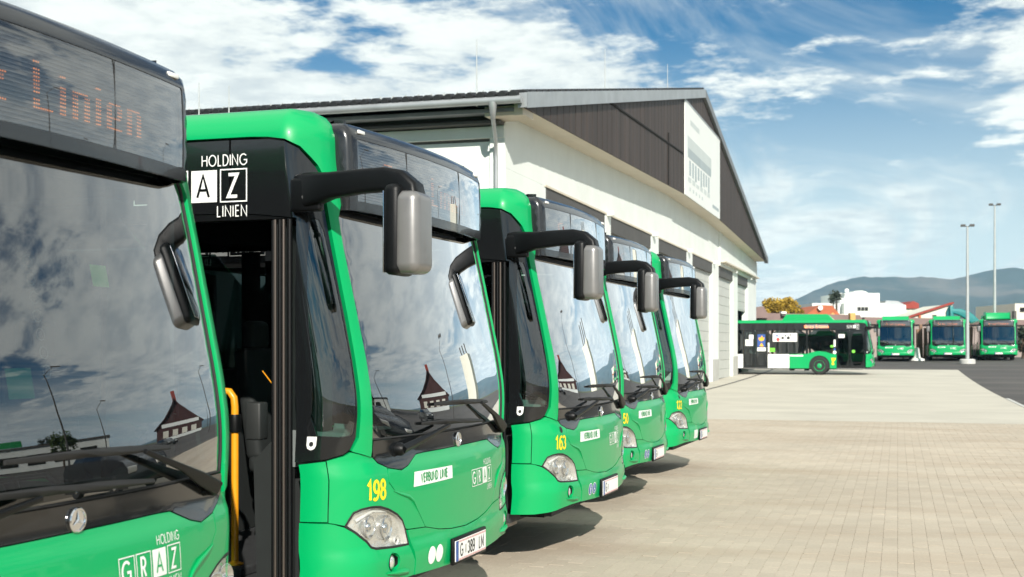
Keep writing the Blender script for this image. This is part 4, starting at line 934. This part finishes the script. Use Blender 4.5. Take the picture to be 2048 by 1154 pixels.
while y < YA:
    b = MB(); b.box((0, 0, 0), (.22, .36, .07)) if me is None else None
    if me is None: o = H(b, 'verge_tile', 'roof_tile', bevel=.015); me = o.data
    else: o = bpy.data.objects.new('verge_tile', me); link(o, hall)
    o.location = (8.5 + HC - .02, -27.1 + y, zr(max(26.2, y)) + .115); o.rotation_euler = (R(11), 0, 0); y += .52
me = None
for i in range(70):                                       # snow guards on the near slope
    b = MB(); b.add([(-.06, 0, .0), (.06, 0, .0), (0, .02, .07), (0, .10, 0)], [(0, 1, 2), (1, 3, 2), (0, 2, 3)])
    if me is None: o = H(b, 'snow_guard', 'galv'); me = o.data
    else: o = bpy.data.objects.new('snow_guard', me); link(o, hall)
    o.location = (8.5 + HC - .25 - .30 * i, -27.1 + 26.15, ZE + .11)
# side wall, eaves, gutter, downpipe
b = MB(); b.b2(-48, HW - .35, Y0, Y0 + .3, -.2, 6.32); H(b, 'side_wall', 'render_white')
b = MB(); b.b2(-48, HW + .0, Y0 - .10, Y0 - .003, 6.36, 6.62); H(b, 'eaves_beam', 'render_white', bevel=.01)
b = MB(); b.b2(-48, HW - .01, Y0 - .40, Y0 - .0, 6.64, 6.70); b.b2(-48, HW - .01, Y0 - .02, Y0 + .2, 6.3, 6.98); H(b, 'eaves_board', 'gate_dark')
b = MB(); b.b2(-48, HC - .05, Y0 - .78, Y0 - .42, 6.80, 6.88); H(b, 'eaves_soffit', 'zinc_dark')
b = MB(); b.tube([(HC + .06, 25.98, 6.98), (-20, 25.98, 6.98), (-48, 25.98, 6.98)], .085, 12); H(b, 'gutter', 'zinc', smooth=60)
b = MB(); b.b2(HW - .25, HC, 26.36, Y0 - .003, 6.72, 6.93); b.b2(HC - .20, HC - .001, 26.30, 26.36, 6.70, 6.98); H(b, 'corner_box', 'soffit_cream', bevel=.01)
b = MB(); b.tube([(-8.30, 25.98, 6.95), (-8.30, 25.99, 6.74), (-8.33, 26.10, 6.60), (-8.50, 26.82, 6.25), (-8.54, 26.95, 6.10), (-8.54, 26.97, 5.9), (-8.54, 26.97, .1)], [.10, .07, .048, .045, .045, .045, .045], 12); H(b, 'downpipe', 'zinc', smooth=60)
b = MB(); b.b2(HW - .35, HW, Y0 - .06, Y0 - .003, -.2, 6.70); H(b, 'corner_pilaster', 'render_white', bevel=.01)
# inside of the open gate
b = MB(); b.b2(-30, HW - .4, 69.5, 69.6, .1, LZ); b.b2(-30, HW - .4, 75.9, 76, .1, LZ); b.b2(-30, -29.9, 69.6, 75.9, .1, LZ); b.b2(-30, HW - .4, 69.6, 75.9, LZ, LZ + .1); b.b2(-30, HW - .38, 69.6, 75.9, .02, gz(72)); H(b, 'gate_bay', 'interior_grey')
b = MB(); b.b2(-48, HW - .36, Y0 + .35, 69.4, 6.2, 6.3); b.b2(-48.2, -48, Y0, Y1, 0, 7); b.b2(-48, HW - .36, Y1 - .3, Y1, -.2, 6.9); H(b, 'inner_ceiling', 'dark_void')
# the sign on the gable
sg = empty('gable_sign', (HC + .06, 48, 7.5), label='large white sign board with a faded grey picture fixed on the brown gable', cat='sign')
def S(mb, name, m, par=None, **k):
    o = mb.build(name, m, par or sg, **k)
    if par is None: o.location = (-(HC + .06), -48, -7.5)
    return o
SX = HC + .085
b = MB(); b.b2(HC + .05, SX, 47.6, 57.4, 7.44, 10.98); S(b, 'board', 'sign_white', bevel=.01)
b = MB(); b.b2(HC + .05, SX + .012, 47.55, 57.45, 10.98, 11.04); S(b, 'frame', 'zinc')
def sr(name, m, y0, y1, z0, z1, k=.004): b = MB(); b.b2(SX, SX + k, y0, y1, z0, z1); S(b, name, m)
sr('print', 'sign_print_pale', 48.2, 54.6, 9.05, 9.75); sr('print', 'sign_print', 48.3, 54.5, 8.95, 9.30, .006); rs = random.Random(9)
for i in range(8): y = 48.6 + i * .72; sr('print', 'sign_print', y, y + .42, 8.30 + rs.uniform(-.1, .1), 8.86, .005)
for i in range(6): y = 48.3 + i * 1.02; sr('print', 'sign_print_pale', y, y + .8, 8.02, 8.16 + rs.uniform(0, .08), .005)
sr('print', 'sign_print_pale', 48.9, 51.2, 10.25, 10.45); sr('print', 'sign_print', 55.0, 57.0, 7.72, 7.86)
for i in range(5): y = 48.6 + i * .8; sr('print', 'sign_print_pale', y, y + .4, 7.70, 7.84)
for i, (px, py0, py1, d, lab) in enumerate(((398, 165, 226, 27.5, 'leftmost thin pale lightning rod above the hall roof, over the second bus'), (458, 172, 222, 27.5, 'thin pale lightning rod second from the left on the hall roof'), (953.5, 78, 200, 27.6, 'tall pale lightning rod at the near corner of the hall gutter'), (1210, 98, 186, 38.5, 'thin lightning rod in the middle of the near roof slope'), (1335, 128, 186, 47, 'thin lightning rod on the roof just before the gable peak'))):
    p, q = at(px, py1, d), at(px, py0, d); p = p - V((0, 0, .15)); b = MB(); b.tube([V((0, 0, 0)), (q - p) * .5, q - p], [.016, .013, .008], 6); o = b.build('lightning_rod', 'galv', None, smooth=60); o.location = p; tag(o, lab, 'rod', 'lightning rods on the hall roof')

# ------------------------------------------------------------------ lamp masts
def mast(x, y, h, label, head=1):
    z = gz(y); t = empty('lamp_mast', (x, y, z), label=label, cat='lamp', group='tall lamp masts in the yard')
    b = MB(); b.tube([(0, 0, 0), (0, 0, h * .5), (0, 0, h)], [.13, .10, .06], 12); b.build('pole', 'galv', t, smooth=60)
    b = MB(); b.lathe([(.5, 0), (.5, .26), (.42, .32), (.0, .32)], (0, 0, 0), 'z', 14); b.build('footing', 'concrete_base', t, smooth=30)
    for s in ((-1, 1) if head == 1 else (1,)):
        b = MB(); b.tube([(0, 0, h - .06), (s * .18, -.05, h + .02)] if head == 1 else [(0, 0, h - .05), (.5, -.1, h + .25), (1.0, -.2, h + .4)], .03, 8); b.box((s * .28, -.08, h + .03) if head == 1 else (1.35, -.27, h + .42), (.30, .34, .14) if head == 1 else (.8, .3, .12)); b.build('lamp_head', 'gate_dark', t, bevel=.02)
for px, py, pb, d, lab in ((1935, 452, 722, 84, 'nearer grey lamp mast with a round footing, between the two front-on buses'), (1989.5, 410, 722, 97, 'taller grey lamp mast rising behind the rightmost bus')):
    p = at(px, py, d); g_ = at(px, pb, d); mast(p.x, p.y, p.z - gz(p.y), lab)

# ------------------------------------------------------------------ background beyond the yard
def thing(name, px0, d, label, cat, group=None): p = at(px0, HOR, d); return empty(name, (p.x, p.y, gz(p.y)), R(YAW), label, cat, group)
def box(par, name, m, px0, px1, py0, py1, d, dep=6.0, z0=None, bevel=0.0, back=0.0):
    # a block facing the camera side of the yard; px/py are read off the photograph at distance d
    s = d / FPX; o0 = (px0 - 1024) * s; ref = V(par.location); base = V((ref.x * CA + ref.y * SA, -ref.x * SA + ref.y * CA))
    x0, x1 = (px0 - 1024) * s - base.x, (px1 - 1024) * s - base.x; zt, zb = EYE + (HOR - py0) * s - ref.z, EYE + (HOR - py1) * s - ref.z
    if z0 is not None: zb = z0
    b = MB(); b.b2(x0, x1, back + d - base.y, back + d - base.y + dep, zb, zt); return b.build(name, m, par, bevel=bevel)
def poly(par, name, m, pts, d, dep=6.0, back=0.0):
    s = d / FPX; ref = V(par.location); base = V((ref.x * CA + ref.y * SA, -ref.x * SA + ref.y * CA))
    b = MB(); b.prism([((x - 1024) * s - base.x, EYE + (HOR - y) * s - ref.z) for x, y in pts], 'y', back + d - base.y, back + d - base.y + dep); return b.build(name, m, par)
t = thing('long_shed', 1730, 112, 'long low taupe shed with a mauve roof behind the far buses', 'shed')
box(t, 'wall', 'wall_taupe', 1512, 2062, 646, 740, 112, 8, z0=-1)
poly(t, 'roof', 'roof_mauve', [(1508, 648), (1535, 626), (1720, 630), (1728, 646)], 111.6, 8.5); poly(t, 'roof', 'roof_mauve', [(1726, 648), (1730, 634), (2064, 640), (2066, 650)], 111.7, 8.4)
poly(t, 'roof_gable', 'roof_mauve', [(1510, 636), (1514, 614), (1527, 612), (1536, 628), (1536, 636)], 111.2, 5)
box(t, 'chimney', 'wall_ochre', 1701, 1711, 626, 640, 111.2, .8); box(t, 'chimney', 'sign_white', 1563, 1573, 623, 628, 111.3, .8); box(t, 'chimney', 'gate_dark', 1564, 1572, 627, 632, 111.2, .8)
for x in (1562, 1590, 1760): box(t, 'window', 'dark_void', x, x + 14, 660, 680, 111.96, .1)
t = thing('orange_roof_house', 1650, 140, 'small house with a bright orange hipped roof behind the long shed', 'house')
box(t, 'wall', 'far_cream', 1620, 1690, 628, 690, 140, 8, z0=-1); poly(t, 'roof', 'roof_orange', [(1612, 629), (1641, 610), (1664, 611), (1680, 629)], 139.6, 8.6); poly(t, 'dormer', 'wall_ochre', [(1657, 637), (1657, 633), (1666, 625), (1675, 633), (1675, 637)], 139, 3)
poly(t, 'dish', 'sign_white', [(1636, 616), (1638, 612), (1643, 611), (1646, 614), (1645, 619), (1640, 621)], 139.2, .3)
t = thing('white_block', 1727, 190, 'stepped white flat-roofed block with a strip of dark windows before the hills', 'building')
box(t, 'upper_storey', 'far_white', 1687, 1767, 585, 606, 190, 12, z0=2, back=2); box(t, 'middle_storey', 'far_white', 1688, 1772, 606, 700, 190, 14, z0=-1); box(t, 'wing', 'far_white', 1626, 1690, 606, 700, 191, 12, z0=-1, back=.5); box(t, 'terrace', 'far_white', 1766, 1812, 610, 700, 191, 10, z0=-1)
poly(t, 'terrace_roof', 'zinc', [(1768, 610), (1772, 601), (1796, 602), (1812, 611)], 192, 8)
b_ = box(t, 'window_band', 'gate_grey', 1714, 1738, 612, 621, 189.9, .3)
for i in range(3): box(t, 'window', 'dark_void', 1716 + i * 7.2, 1721.5 + i * 7.2, 614.5, 620.5, 189.8, .3)
box(t, 'dark_annex', 'house_dark', 1612, 1628, 614, 690, 191.5, 8, z0=-1)
for x in (1614, 1620): box(t, 'window', 'dark_void', x, x + 4, 617, 624, 191.4, .2)
poly(t, 'dish', 'sign_white', circle(1694, 581, 4, 4, 12), 190.5, .4); poly(t, 'roof_plant', 'far_white', [(1705, 586), (1710, 582), (1724, 581), (1732, 583), (1736, 586)], 192, 4)
t = thing('pitched_white_shed', 1850, 125, 'cream shed with a rising dark red roof edge behind the middle front-on bus', 'shed')
poly(t, 'wall', 'far_cream', [(1788, 700), (1789, 646), (1905, 608), (1905, 700)], 125, 9); poly(t, 'roof', 'roof_red', [(1784, 647), (1784, 644), (1908, 604), (1908, 607)], 124.7, 1.2); box(t, 'window', 'dark_void', 1865, 1873, 630, 636, 124.95, .2); box(t, 'vent', 'roof_orange', 1838, 1842, 630, 640, 124.8, .3)
t = thing('red_roof_house', 1825, 205, 'distant house with a dark red gabled roof right of the white block', 'house')
poly(t, 'wall', 'far_cream', [(1806, 690), (1806, 616), (1842, 616), (1842, 690)], 205, 8); poly(t, 'roof', 'roof_red', [(1802, 617), (1812, 607), (1818, 608), (1827, 602), (1838, 607), (1838, 617)], 204.6, 9); box(t, 'dark_bay', 'gate_dark', 1775, 1790, 622, 650, 204.5, 3)
t = thing('grey_yard_building', 2040, 118, 'pale grey building with an orange band at the right edge of the picture', 'building')
box(t, 'wall', 'far_cream', 2030, 2110, 607, 720, 118, 10, z0=-1); box(t, 'recess', 'gate_dark', 2028, 2033, 622, 652, 117.7, .5); box(t, 'band', 'roof_orange', 2036, 2110, 645, 656, 117.8, .5); box(t, 'tower', 'far_cream', 2022, 2046, 610, 660, 119, 5, z0=-1); box(t, 'window', 'dark_void', 2042, 2052, 615, 622, 117.8, .3)
# digger arm
d = 104; s_ = d / FPX; t = thing('digger_arm', 1915, d, 'teal digger arm bent over behind the middle front-on bus', 'digger')
def L(px, py): ref = t.location; base = V((ref.x * CA + ref.y * SA, 0)); return V(((px - 1024) * s_ - base.x, 0, EYE + (HOR - py) * s_ - ref.z))
b = MB(); b.sweep([L(1903, 690), L(1901, 650), L(1899, 625), L(1902, 612)], [(.25, .30), (.25, .32), (.25, .28), (.2, .16)]); b.build('stick', 'teal_paint', t, smooth=40)
b = MB(); b.sweep([L(1902, 622), L(1918, 624), L(1936, 632), L(1950, 644), L(1955, 665), L(1956, 700)], [(.25, .16), (.25, .28), (.25, .34), (.25, .34), (.25, .3), (.3, .3)]); b.build('boom', 'teal_paint', t, smooth=40)
b = MB(); b.tube([L(1905, 640), L(1925, 640)], .09, 8); b.build('ram', 'galv', t, smooth=60)
b = MB(); b.b2(L(1940, 700).x, L(1975, 700).x, -.8, .8, -t.location.z - .2 + t.location.z, L(1940, 668).z); b.build('cab', 'teal_paint', t, bevel=.1)
b = MB(); b.b2(L(1893, 700).x, L(1985, 700).x, -1.1, 1.1, -.1, .7); b.build('tracks', 'rubber', t, bevel=.2)
# clutter along the far wall
for px, h, lab in ((1836, 2.3, 'thin brown timber post leaning left of the pale heap between the front-on buses'), (1843, 2.7, 'middle brown timber post between the left and middle front-on buses'), (1850, 2.4, 'brown timber post closest to the middle front-on bus'), (1944, 2.5, 'brown timber post just right of the lamp mast footing'), (1950, 2.3, 'brown timber post closest to the rightmost front-on bus')):
    p = at(px, 722, 101); o = MB().tube([(0, 0, 0), (random.uniform(-.1, .1), .1, h)], .13, 8).build('timber_post', 'timber', None, smooth=60); o.location = (p.x, p.y, gz(p.y)); tag(o, lab, 'post', 'timber posts by the far wall')
p = at(1834, 724, 91); o = MB().lathe([(.55, 0), (.52, .12), (.25, .22), (.20, .5), (.14, .9), (.0, .95)], (0, 0, 0), 'z', 16).build('marker_cone', 'sign_white', None, smooth=40); o.location = (p.x, p.y, gz(p.y)); tag(o, 'white cone-shaped marker on the asphalt between two front-on buses', 'marker')

# ------------------------------------------------------------------ trees
def tree(name, loc, h, crown, leaf, label, n=2600, size=.28, clumps=14, seed=1, trunk=.16):
    rn = random.Random(seed); t = empty(name, loc, 0, label, 'tree')
    cx, cy, cz, rx, ry, rz = crown; b = MB(); b.tube([(0, 0, -.2), (.05, 0, h * .25), (0, .05, cz)], [trunk, trunk * .8, trunk * .4], 8); tips = []
    for i in range(clumps):
        a = rn.uniform(0, 2 * pi); e = rn.uniform(-.7, 1.0); r_ = rn.uniform(.45, .95); p = V((cx + rx * r_ * cos(a) * cos(e), cy + ry * r_ * sin(a) * cos(e), cz + rz * r_ * sin(e))); tips.append((p, rn.uniform(.28, .5)))
        st = V((0, 0, h * rn.uniform(.2, .45))); b.tube([st, st.lerp(p, .5) + V((0, 0, .1)), p], [trunk * .4, trunk * .25, trunk * .08], 5)
    b.build('trunk', 'bark', t, smooth=60); b = MB()
    for i in range(n):
        p, k = tips[rn.randrange(len(tips))]; d_ = V((rn.gauss(0, 1), rn.gauss(0, 1), rn.gauss(0, 1))).normalized() * (rn.random() ** .4); c = p + V((d_.x * rx * k, d_.y * ry * k, d_.z * rz * k)); s = size * rn.uniform(.5, 1.2)
        u = V((rn.gauss(0, 1), rn.gauss(0, 1), rn.gauss(0, .7))).normalized(); w = u.cross(V((rn.gauss(0, 1), rn.gauss(0, 1), rn.gauss(0, 1)))).normalized(); b.add([c - u * s, c + w * s * .5, c + u * s, c - w * s * .5], [(0, 1, 2, 3)])
    b.build('crown', leaf, t, recalc=False); return t
p = at(1562, 640, 130); tree('autumn_tree', (p.x, p.y, gz(p.y)), 5.5, (0, 0, 4.6, 2.0, 2.0, 1.35), 'leaf_yellow', 'round autumn tree with yellow leaves beside the hall corner', 4200, .20, 26, 2)
p = at(1594, 640, 131); tree('autumn_tree', (p.x, p.y, gz(p.y)), 4.6, (0, 0, 4.0, .75, .8, .75), 'leaf_yellow', 'smaller brownish yellow tree right of the round autumn tree', 1200, .17, 10, 4)
p = at(1672, 640, 186); tree('bare_tree', (p.x, p.y, gz(p.y)), 7.5, (0, 0, 8.0, 1.1, 1.0, 1.3), 'leaf_dark', 'dark thin tree against the hill left of the white block', 700, .22, 12, 6)
p = at(2046, 700, 100); tree('dark_shrub', (p.x, p.y, gz(p.y)), 2.0, (0, 0, 1.3, .9, 1.0, 1.2), 'leaf_dark', 'dark shrub at the right edge beside the rightmost bus', 1800, .16, 16, 8)
# ------------------------------------------------------------------ hills and hazy air
def hills():
    # ridge line as seen from the yard, 3.2 km off, with folds falling towards us
    prof = hermite([(900, 690), (1400, 660), (1505, 628), (1560, 612), (1600, 590), (1650, 566), (1700, 551), (1730, 547), (1770, 548), (1795, 546), (1810, 549), (1857, 547), (1895, 552), (1935, 545), (1960, 538), (2000, 531), (2030, 528), (2070, 534), (2150, 520), (2300, 548), (2500, 530), (2900, 560), (3400, 620), (3900, 690)])
    b = MB(); nx, ny = 240, 26; v = []
    for j in range(ny):
        k = j / (ny - 1); d = 1900 + 1500 * k
        for i in range(nx):
            px = 900 + 3000 * i / (nx - 1); top = (HOR - prof(px)) / FPX * 3200
            h = top * (k ** 1.15 if k < .87 else .852 * (1 - (k - .87) * 2.2) + .148 * (1 - (k - .87) / .13))
            h += top * .16 * noise.noise(V((px * .011, k * 3.2, 1.7))) * sin(min(1, k / .87) * pi) + 3.5 * noise.noise(V((px * .06, k * 9, 5))) * (k > .1)
            p = at(px, HOR, 3200); dirv = V((p.x, p.y, 0)).normalized(); q = dirv * (d / (dirv.x * -SA + dirv.y * CA)); v.append((q.x, q.y, max(-2, h) if k < .99 else -5))
    b.add(v, [(j * nx + i, j * nx + i + 1, (j + 1) * nx + i + 1, (j + 1) * nx + i) for j in range(ny - 1) for i in range(nx - 1)])
    o = b.build('hills', 'hill_wood', smooth=180, recalc=False); tag(o, kind='structure')
m = mat('hill_wood', (.045, .06, .03), .95); nt = m.node_tree; nd = nt.nodes; lk = nt.links
g = nd.new('ShaderNodeNewGeometry'); mp = nd.new('ShaderNodeMapping'); mp.inputs['Scale'].default_value = (.0045, .0028, .012); lk.new(g.outputs['Position'], mp.inputs[0])
nz = nd.new('ShaderNodeTexNoise'); nz.inputs['Scale'].default_value = 1.0; nz.inputs['Detail'].default_value = 9; nz.inputs['Roughness'].default_value = .6; lk.new(mp.outputs[0], nz.inputs['Vector'])
cr = nd.new('ShaderNodeValToRGB'); cr.color_ramp.elements[0].position = .52; cr.color_ramp.elements[0].color = (.020, .034, .024, 1); cr.color_ramp.elements[1].position = .66; cr.color_ramp.elements[1].color = (.12, .10, .075, 1); lk.new(nz.outputs['Fac'], cr.inputs[0]); lk.new(cr.outputs[0], nd['Principled BSDF'].inputs['Base Color'])
hills()
hz = bpy.data.materials.new('haze'); hz.use_nodes = True; nd = hz.node_tree.nodes
for n_ in list(nd): nd.remove(n_)
out = nd.new('ShaderNodeOutputMaterial'); pv = nd.new('ShaderNodeVolumePrincipled'); pv.inputs['Color'].default_value = (.46, .74, 1.0, 1); pv.inputs['Density'].default_value = HAZE; pv.inputs['Anisotropy'].default_value = 0.0
hz.node_tree.links.new(pv.outputs[0], out.inputs['Volume']); MAT['haze'] = hz
if HAZE > 0: tag(MB().b2(-6000, 6500, -1500, 4200, -6.5, 262).build('haze', 'haze'), kind='stuff')

# ------------------------------------------------------------------ across the yard, out of the frame: seen mirrored in the windscreens
def lamp_post(x, y, h, label, rz=0):
    t = empty('street_lamp', (x, y, gz(y)), rz, label, 'lamp', 'street lamps across the yard'); b = MB(); b.tube([(0, 0, 0), (0, 0, h * .6), (0, 0, h)], [.09, .07, .045], 10); b.build('pole', 'gate_dark', t, smooth=60)
    b = MB(); b.tube([(0, 0, h - .05), (-.5, 0, h + .35), (-.9, 0, h + .55)], .03, 8); b.build('arm', 'gate_dark', t, smooth=60); b = MB(); b.box((-1.2, 0, h + .62), (.75, .26, .12), Matrix.Rotation(R(-12), 3, 'Y')); b.build('lamp_head', 'gate_dark', t, bevel=.04)
lamp_post(20, 61, 10.5, 'street lamp mirrored near the far edge of the first windscreen', R(20)); lamp_post(35, 57, 10, 'street lamp mirrored in the middle of the first windscreen', R(0)); lamp_post(48, 128, 10, 'small distant street lamp mirrored beside the dark house', R(30)); lamp_post(23, 35, 10.5, 'street lamp mirrored towards the left of the first windscreen', R(-20))
t = empty('dark_house', (46, 103, gz(103)), R(-25), 'dark red-brown house with a steep roof and white banner, mirrored in the windscreens', 'house')
b = MB(); b.prism([(-6, 0), (6, 0), (6, 5), (0, 13), (-6, 5)], 'y', 0, 14); b.build('wall', 'house_dark', t)
for s in (-1, 1): MB().add([(s * 6.6, -.6, 4.3), (0, -.6, 13.4), (0, 14.6, 13.4), (s * 6.6, 14.6, 4.3), (s * 6.6, -.6, 4.0), (0, -.6, 13.0), (0, 14.6, 13.0), (s * 6.6, 14.6, 4.0)], [(0, 1, 2, 3), (4, 5, 6, 7), (0, 1, 5, 4), (0, 4, 7, 3)]).build('roof', 'house_dark', t)
MB().b2(-.5, .5, 3, 4, 12, 15).build('chimney', 'roof_red', t); MB().b2(-5.2, 4.6, -.25, -.05, 4.6, 6.1).build('banner', 'sign_white', t)
for x in (-4.5, -2, .5, 3): MB().b2(x, x + 1.4, -.08, -.02, 1.0, 3.2).build('window', 'far_cream', t)
MB().b2(-6, 3.5, -.06, -.01, .0, .9).build('plinth', 'far_white', t)
t = empty('grey_tower', (57, 195, gz(195)), 0, 'pale tower block with three dark flues, mirrored at the far edge of the display glass', 'tower')
MB().b2(-4, 4, 0, 8, -1, 24).build('shaft', 'far_cream', t)
for x in (-2.6, 0, 2.6): MB().lathe([(.5, 24), (.5, 28)], (x, 4, 0), 'z', 12).build('flue', 'gate_dark', t)
t = empty('low_store', (60, 62, gz(62)), R(-35), 'long white store with a green sign across the road, mirrored low in the windscreens', 'building')
MB().b2(-18, 18, 0, 12, -1, 5).build('wall', 'far_white', t); MB().b2(-18.3, 18.3, -.4, 12.4, 5, 5.5).build('roof', 'gate_dark', t); MB().b2(-5, 1, -.3, -.05, 5.6, 7.6).build('sign', 'sticker_green', t)
for x in range(-16, 16, 4): MB().b2(x, x + 2.6, -.06, -.01, .8, 3.2).build('window', 'dark_void', t)
for i, (x, y, h, sd, lab) in enumerate(((57, 71, 7, 11, 'tall loose tree mirrored at the left of the first windscreen'), (46, 62, 8, 12, 'broad dark tree mirrored low in the second windscreen'), (57, 118, 7, 13, 'small tree mirrored left of the dark house'), (60, 48, 10, 14, 'tall tree mirrored at the near edge of the second windscreen'))):
    tree('yard_tree', (x, y, gz(y)), h, (0, 0, h * .62, h * .22, h * .22, h * .42), 'leaf_dark' if i % 2 == 0 else 'leaf_green', lab, 1500, .3, 18, sd)
def car(x, y, rz, label):
    t = empty('parked_car', (x, y, 0), rz, label, 'car')
    b = MB(); b.prism([(-2.15, .32), (-2.2, .75), (-2.05, .95), (-1.2, 1.0), (1.0, .98), (1.9, .86), (2.15, .68), (2.2, .35)], 'y', -.86, .86); b.build('body', 'car_black', t, bevel=.09, bseg=4, smooth=60)
    b = MB(); b.add([(-1.9, -.78, .97), (1.05, -.78, .97), (1.05, .78, .97), (-1.9, .78, .97), (-1.35, -.62, 1.45), (.15, -.62, 1.45), (.15, .62, 1.45), (-1.35, .62, 1.45)], [(0, 1, 5, 4), (1, 2, 6, 5), (2, 3, 7, 6), (3, 0, 4, 7), (4, 5, 6, 7)]); b.build('cabin', 'car_black', t, bevel=.06, bseg=3, smooth=60)
    for sx in (-1.35, 1.38):
        for s in (-1, 1):
            w = MB().lathe([(.2, -.2), (.31, -.2), (.32, -.15), (.32, -.02), (.30, 0), (.2, -.01)], (sx, s * .88, .32), 'y', 24, sgn=s).build('wheel', 'tyre', t, smooth=50); MB().lathe([(.2, -.04), (.18, -.02), (.0, .0)], (sx, s * .88, .32), 'y', 16, sgn=s).build('rim', 'chrome', w, smooth=50)
    for s in (-1, 1): MB().box((2.07, s * .62, .72), (.2, .36, .13)).build('headlight', 'lamp_grey', t, bevel=.03)
    for s in (-1, 1): MB().add([(-1.2, s * .72, 1.05), (.75, s * .72, 1.05), (.15, s * .635, 1.40), (-1.15, s * .635, 1.40)], [(0, 1, 2, 3)]).build('side_pane', 'side_glass', t)
car(6.4, 17.2, R(205), 'black car parked opposite, mirrored in the lower left of the second windscreen'); car(27, 60, R(215), 'dark car parked far across the yard, mirrored low in the third windscreen')

# ------------------------------------------------------------------ the buses
YB = R(-1.5)
base = build_common()
side = copy_tree(base)
fronts = None
door_closed(side); verbund(side); graz(side, on(P, .545, .852, .0022), .100)
fr1 = copy_tree(side); fr2 = copy_tree(side); fr3 = copy_tree(side)
side_bus_extras(side)
door_open(base); verbund_later = True
rows = [base] + [copy_tree(base) for _ in range(4)]
for r_ in rows[:4]: verbund(r_)
RG = 'green city buses parked side by side in the front row'
b198, b163, b50, b122, b1 = rows
place_bus(b198, -2.52, 7.20, 0, YB, 'green city bus numbered 198 with its front door open, second in the row', RG)
place_bus(b163, -2.437, 10.68, 0, YB, 'green city bus numbered 163, third in the row from the camera', RG)
place_bus(b50, -2.646, 14.16, 0, YB, 'green city bus numbered 50, fourth in the row between 163 and 122', RG)
place_bus(b122, -2.625, 17.46, 0, YB, 'green city bus numbered 122, farthest in the row', RG)
place_bus(b1, -2.66, 3.70, -.035, YB, 'nearest green city bus, cut off by the left edge, display reading Linien', RG)
for o in b1.children:
    if o.name.startswith('wheel') and not o.name.startswith('wheel_h'): o.location.z = .035
for r_, n_ in ((b198, '198'), (b163, '163'), (b50, '50'), (b122, '122')): number(r_, n_)
for r_ in (b198, b163): graz(r_, on(P, .545, .852, .0022), .100)
graz(b1, on(P, .60, .886, .0022), .102)
plate(b198, ('G', '389', 'LM'))
for r_ in (b163, b50, b122, b1): plate(r_, ('G', '', ''))
discs(b198, 'white'); discs(b163, 'blue'); discs(b50, 'blue')
b = MB(); patch(b, [(-.05, -.06), (.05, -.06), (.05, .06), (-.05, .06)], on(P, .38, .90, .002)); b.build('square_sticker', 'sticker_green', b50, recalc=False)
b = MB()
for i in range(3): patch(b, [(-.09 + .065 * i, -.055), (-.032 + .065 * i, -.055), (-.032 + .065 * i, .055), (-.09 + .065 * i, .055)], on(P, -.43, .54, .006))
b.build('strip_sticker', 'sticker_white', b122, recalc=False)
for r_ in (b163, b122):
    b = MB(); patch(b, circle(0, 0, .022, .024, 16), on(P, -1.03, 1.055, .0025)); b.build('round_cap', 'sticker_black', r_, recalc=False)
# stickers inside the nearest windscreen
b = MB()
for i in range(7): ribbon(b, circle(0, .10 - .062 * i, .020, n=20) + [(.020, .10 - .062 * i)], .0028, on(P, -.06, 1.93, -.016), 0)
b.build('ring_sticker', 'interior_grey', b1, recalc=False)
b = MB(); patch(b, [(-.05, -.04), (.05, -.04), (.05, .04), (-.05, .04)], on(P, .33, 2.0, -.016)); b.build('green_sticker', 'sticker_lime', b1, recalc=False)
b = MB(); patch(b, [(-.06, -.05), (.06, -.05), (.06, .05), (-.06, .05)], on(P, -.2, 1.62, -.016)); b.build('green_card', 'sticker_green', b1, recalc=False)
# the bus leaving the hall, and the three facing us
place_bus(side, -1.25, 71.95, gz(72), 0, 'green and white city bus seen from its side, leaving the last hall gate', 'green city buses in the far yard')
FX = [at(1791, HOR, 89.0), at(1896, HOR, 89.6), at(1997.5, HOR, 90.2)]
for r_, p, lab in zip((fr1, fr2, fr3), FX, ('green city bus facing the camera, leftmost of the three at the far wall', 'green city bus facing the camera, middle one, left of the lamp mast', 'dark green city bus with a tall roof housing, rightmost of the three facing the camera')):
    place_bus(r_, p.x, p.y, gz(p.y), R(-90), lab, 'green city buses in the far yard')
b = MB(); b.prism([(-.55, 2.94), (-.75, 3.42), (-3.2, 3.42), (-3.4, 2.94)], 'y', -.82, .82); b.build('gas_tank_housing', 'bus_green', fr3, bevel=.08, bseg=3, smooth=50)
for r_ in (fr1, fr2, fr3, side): number(r_, '1') if False else None
for r_ in (fr1, fr2, fr3): plate(r_, ('G', '', ''))
for r_ in (fr1, fr2, fr3, side):
    for o in r_.children_recursive:
        if o.name.startswith('led_text'): o.material_slots[0].link = 'OBJECT'; o.material_slots[0].material = MAT['led_bright']
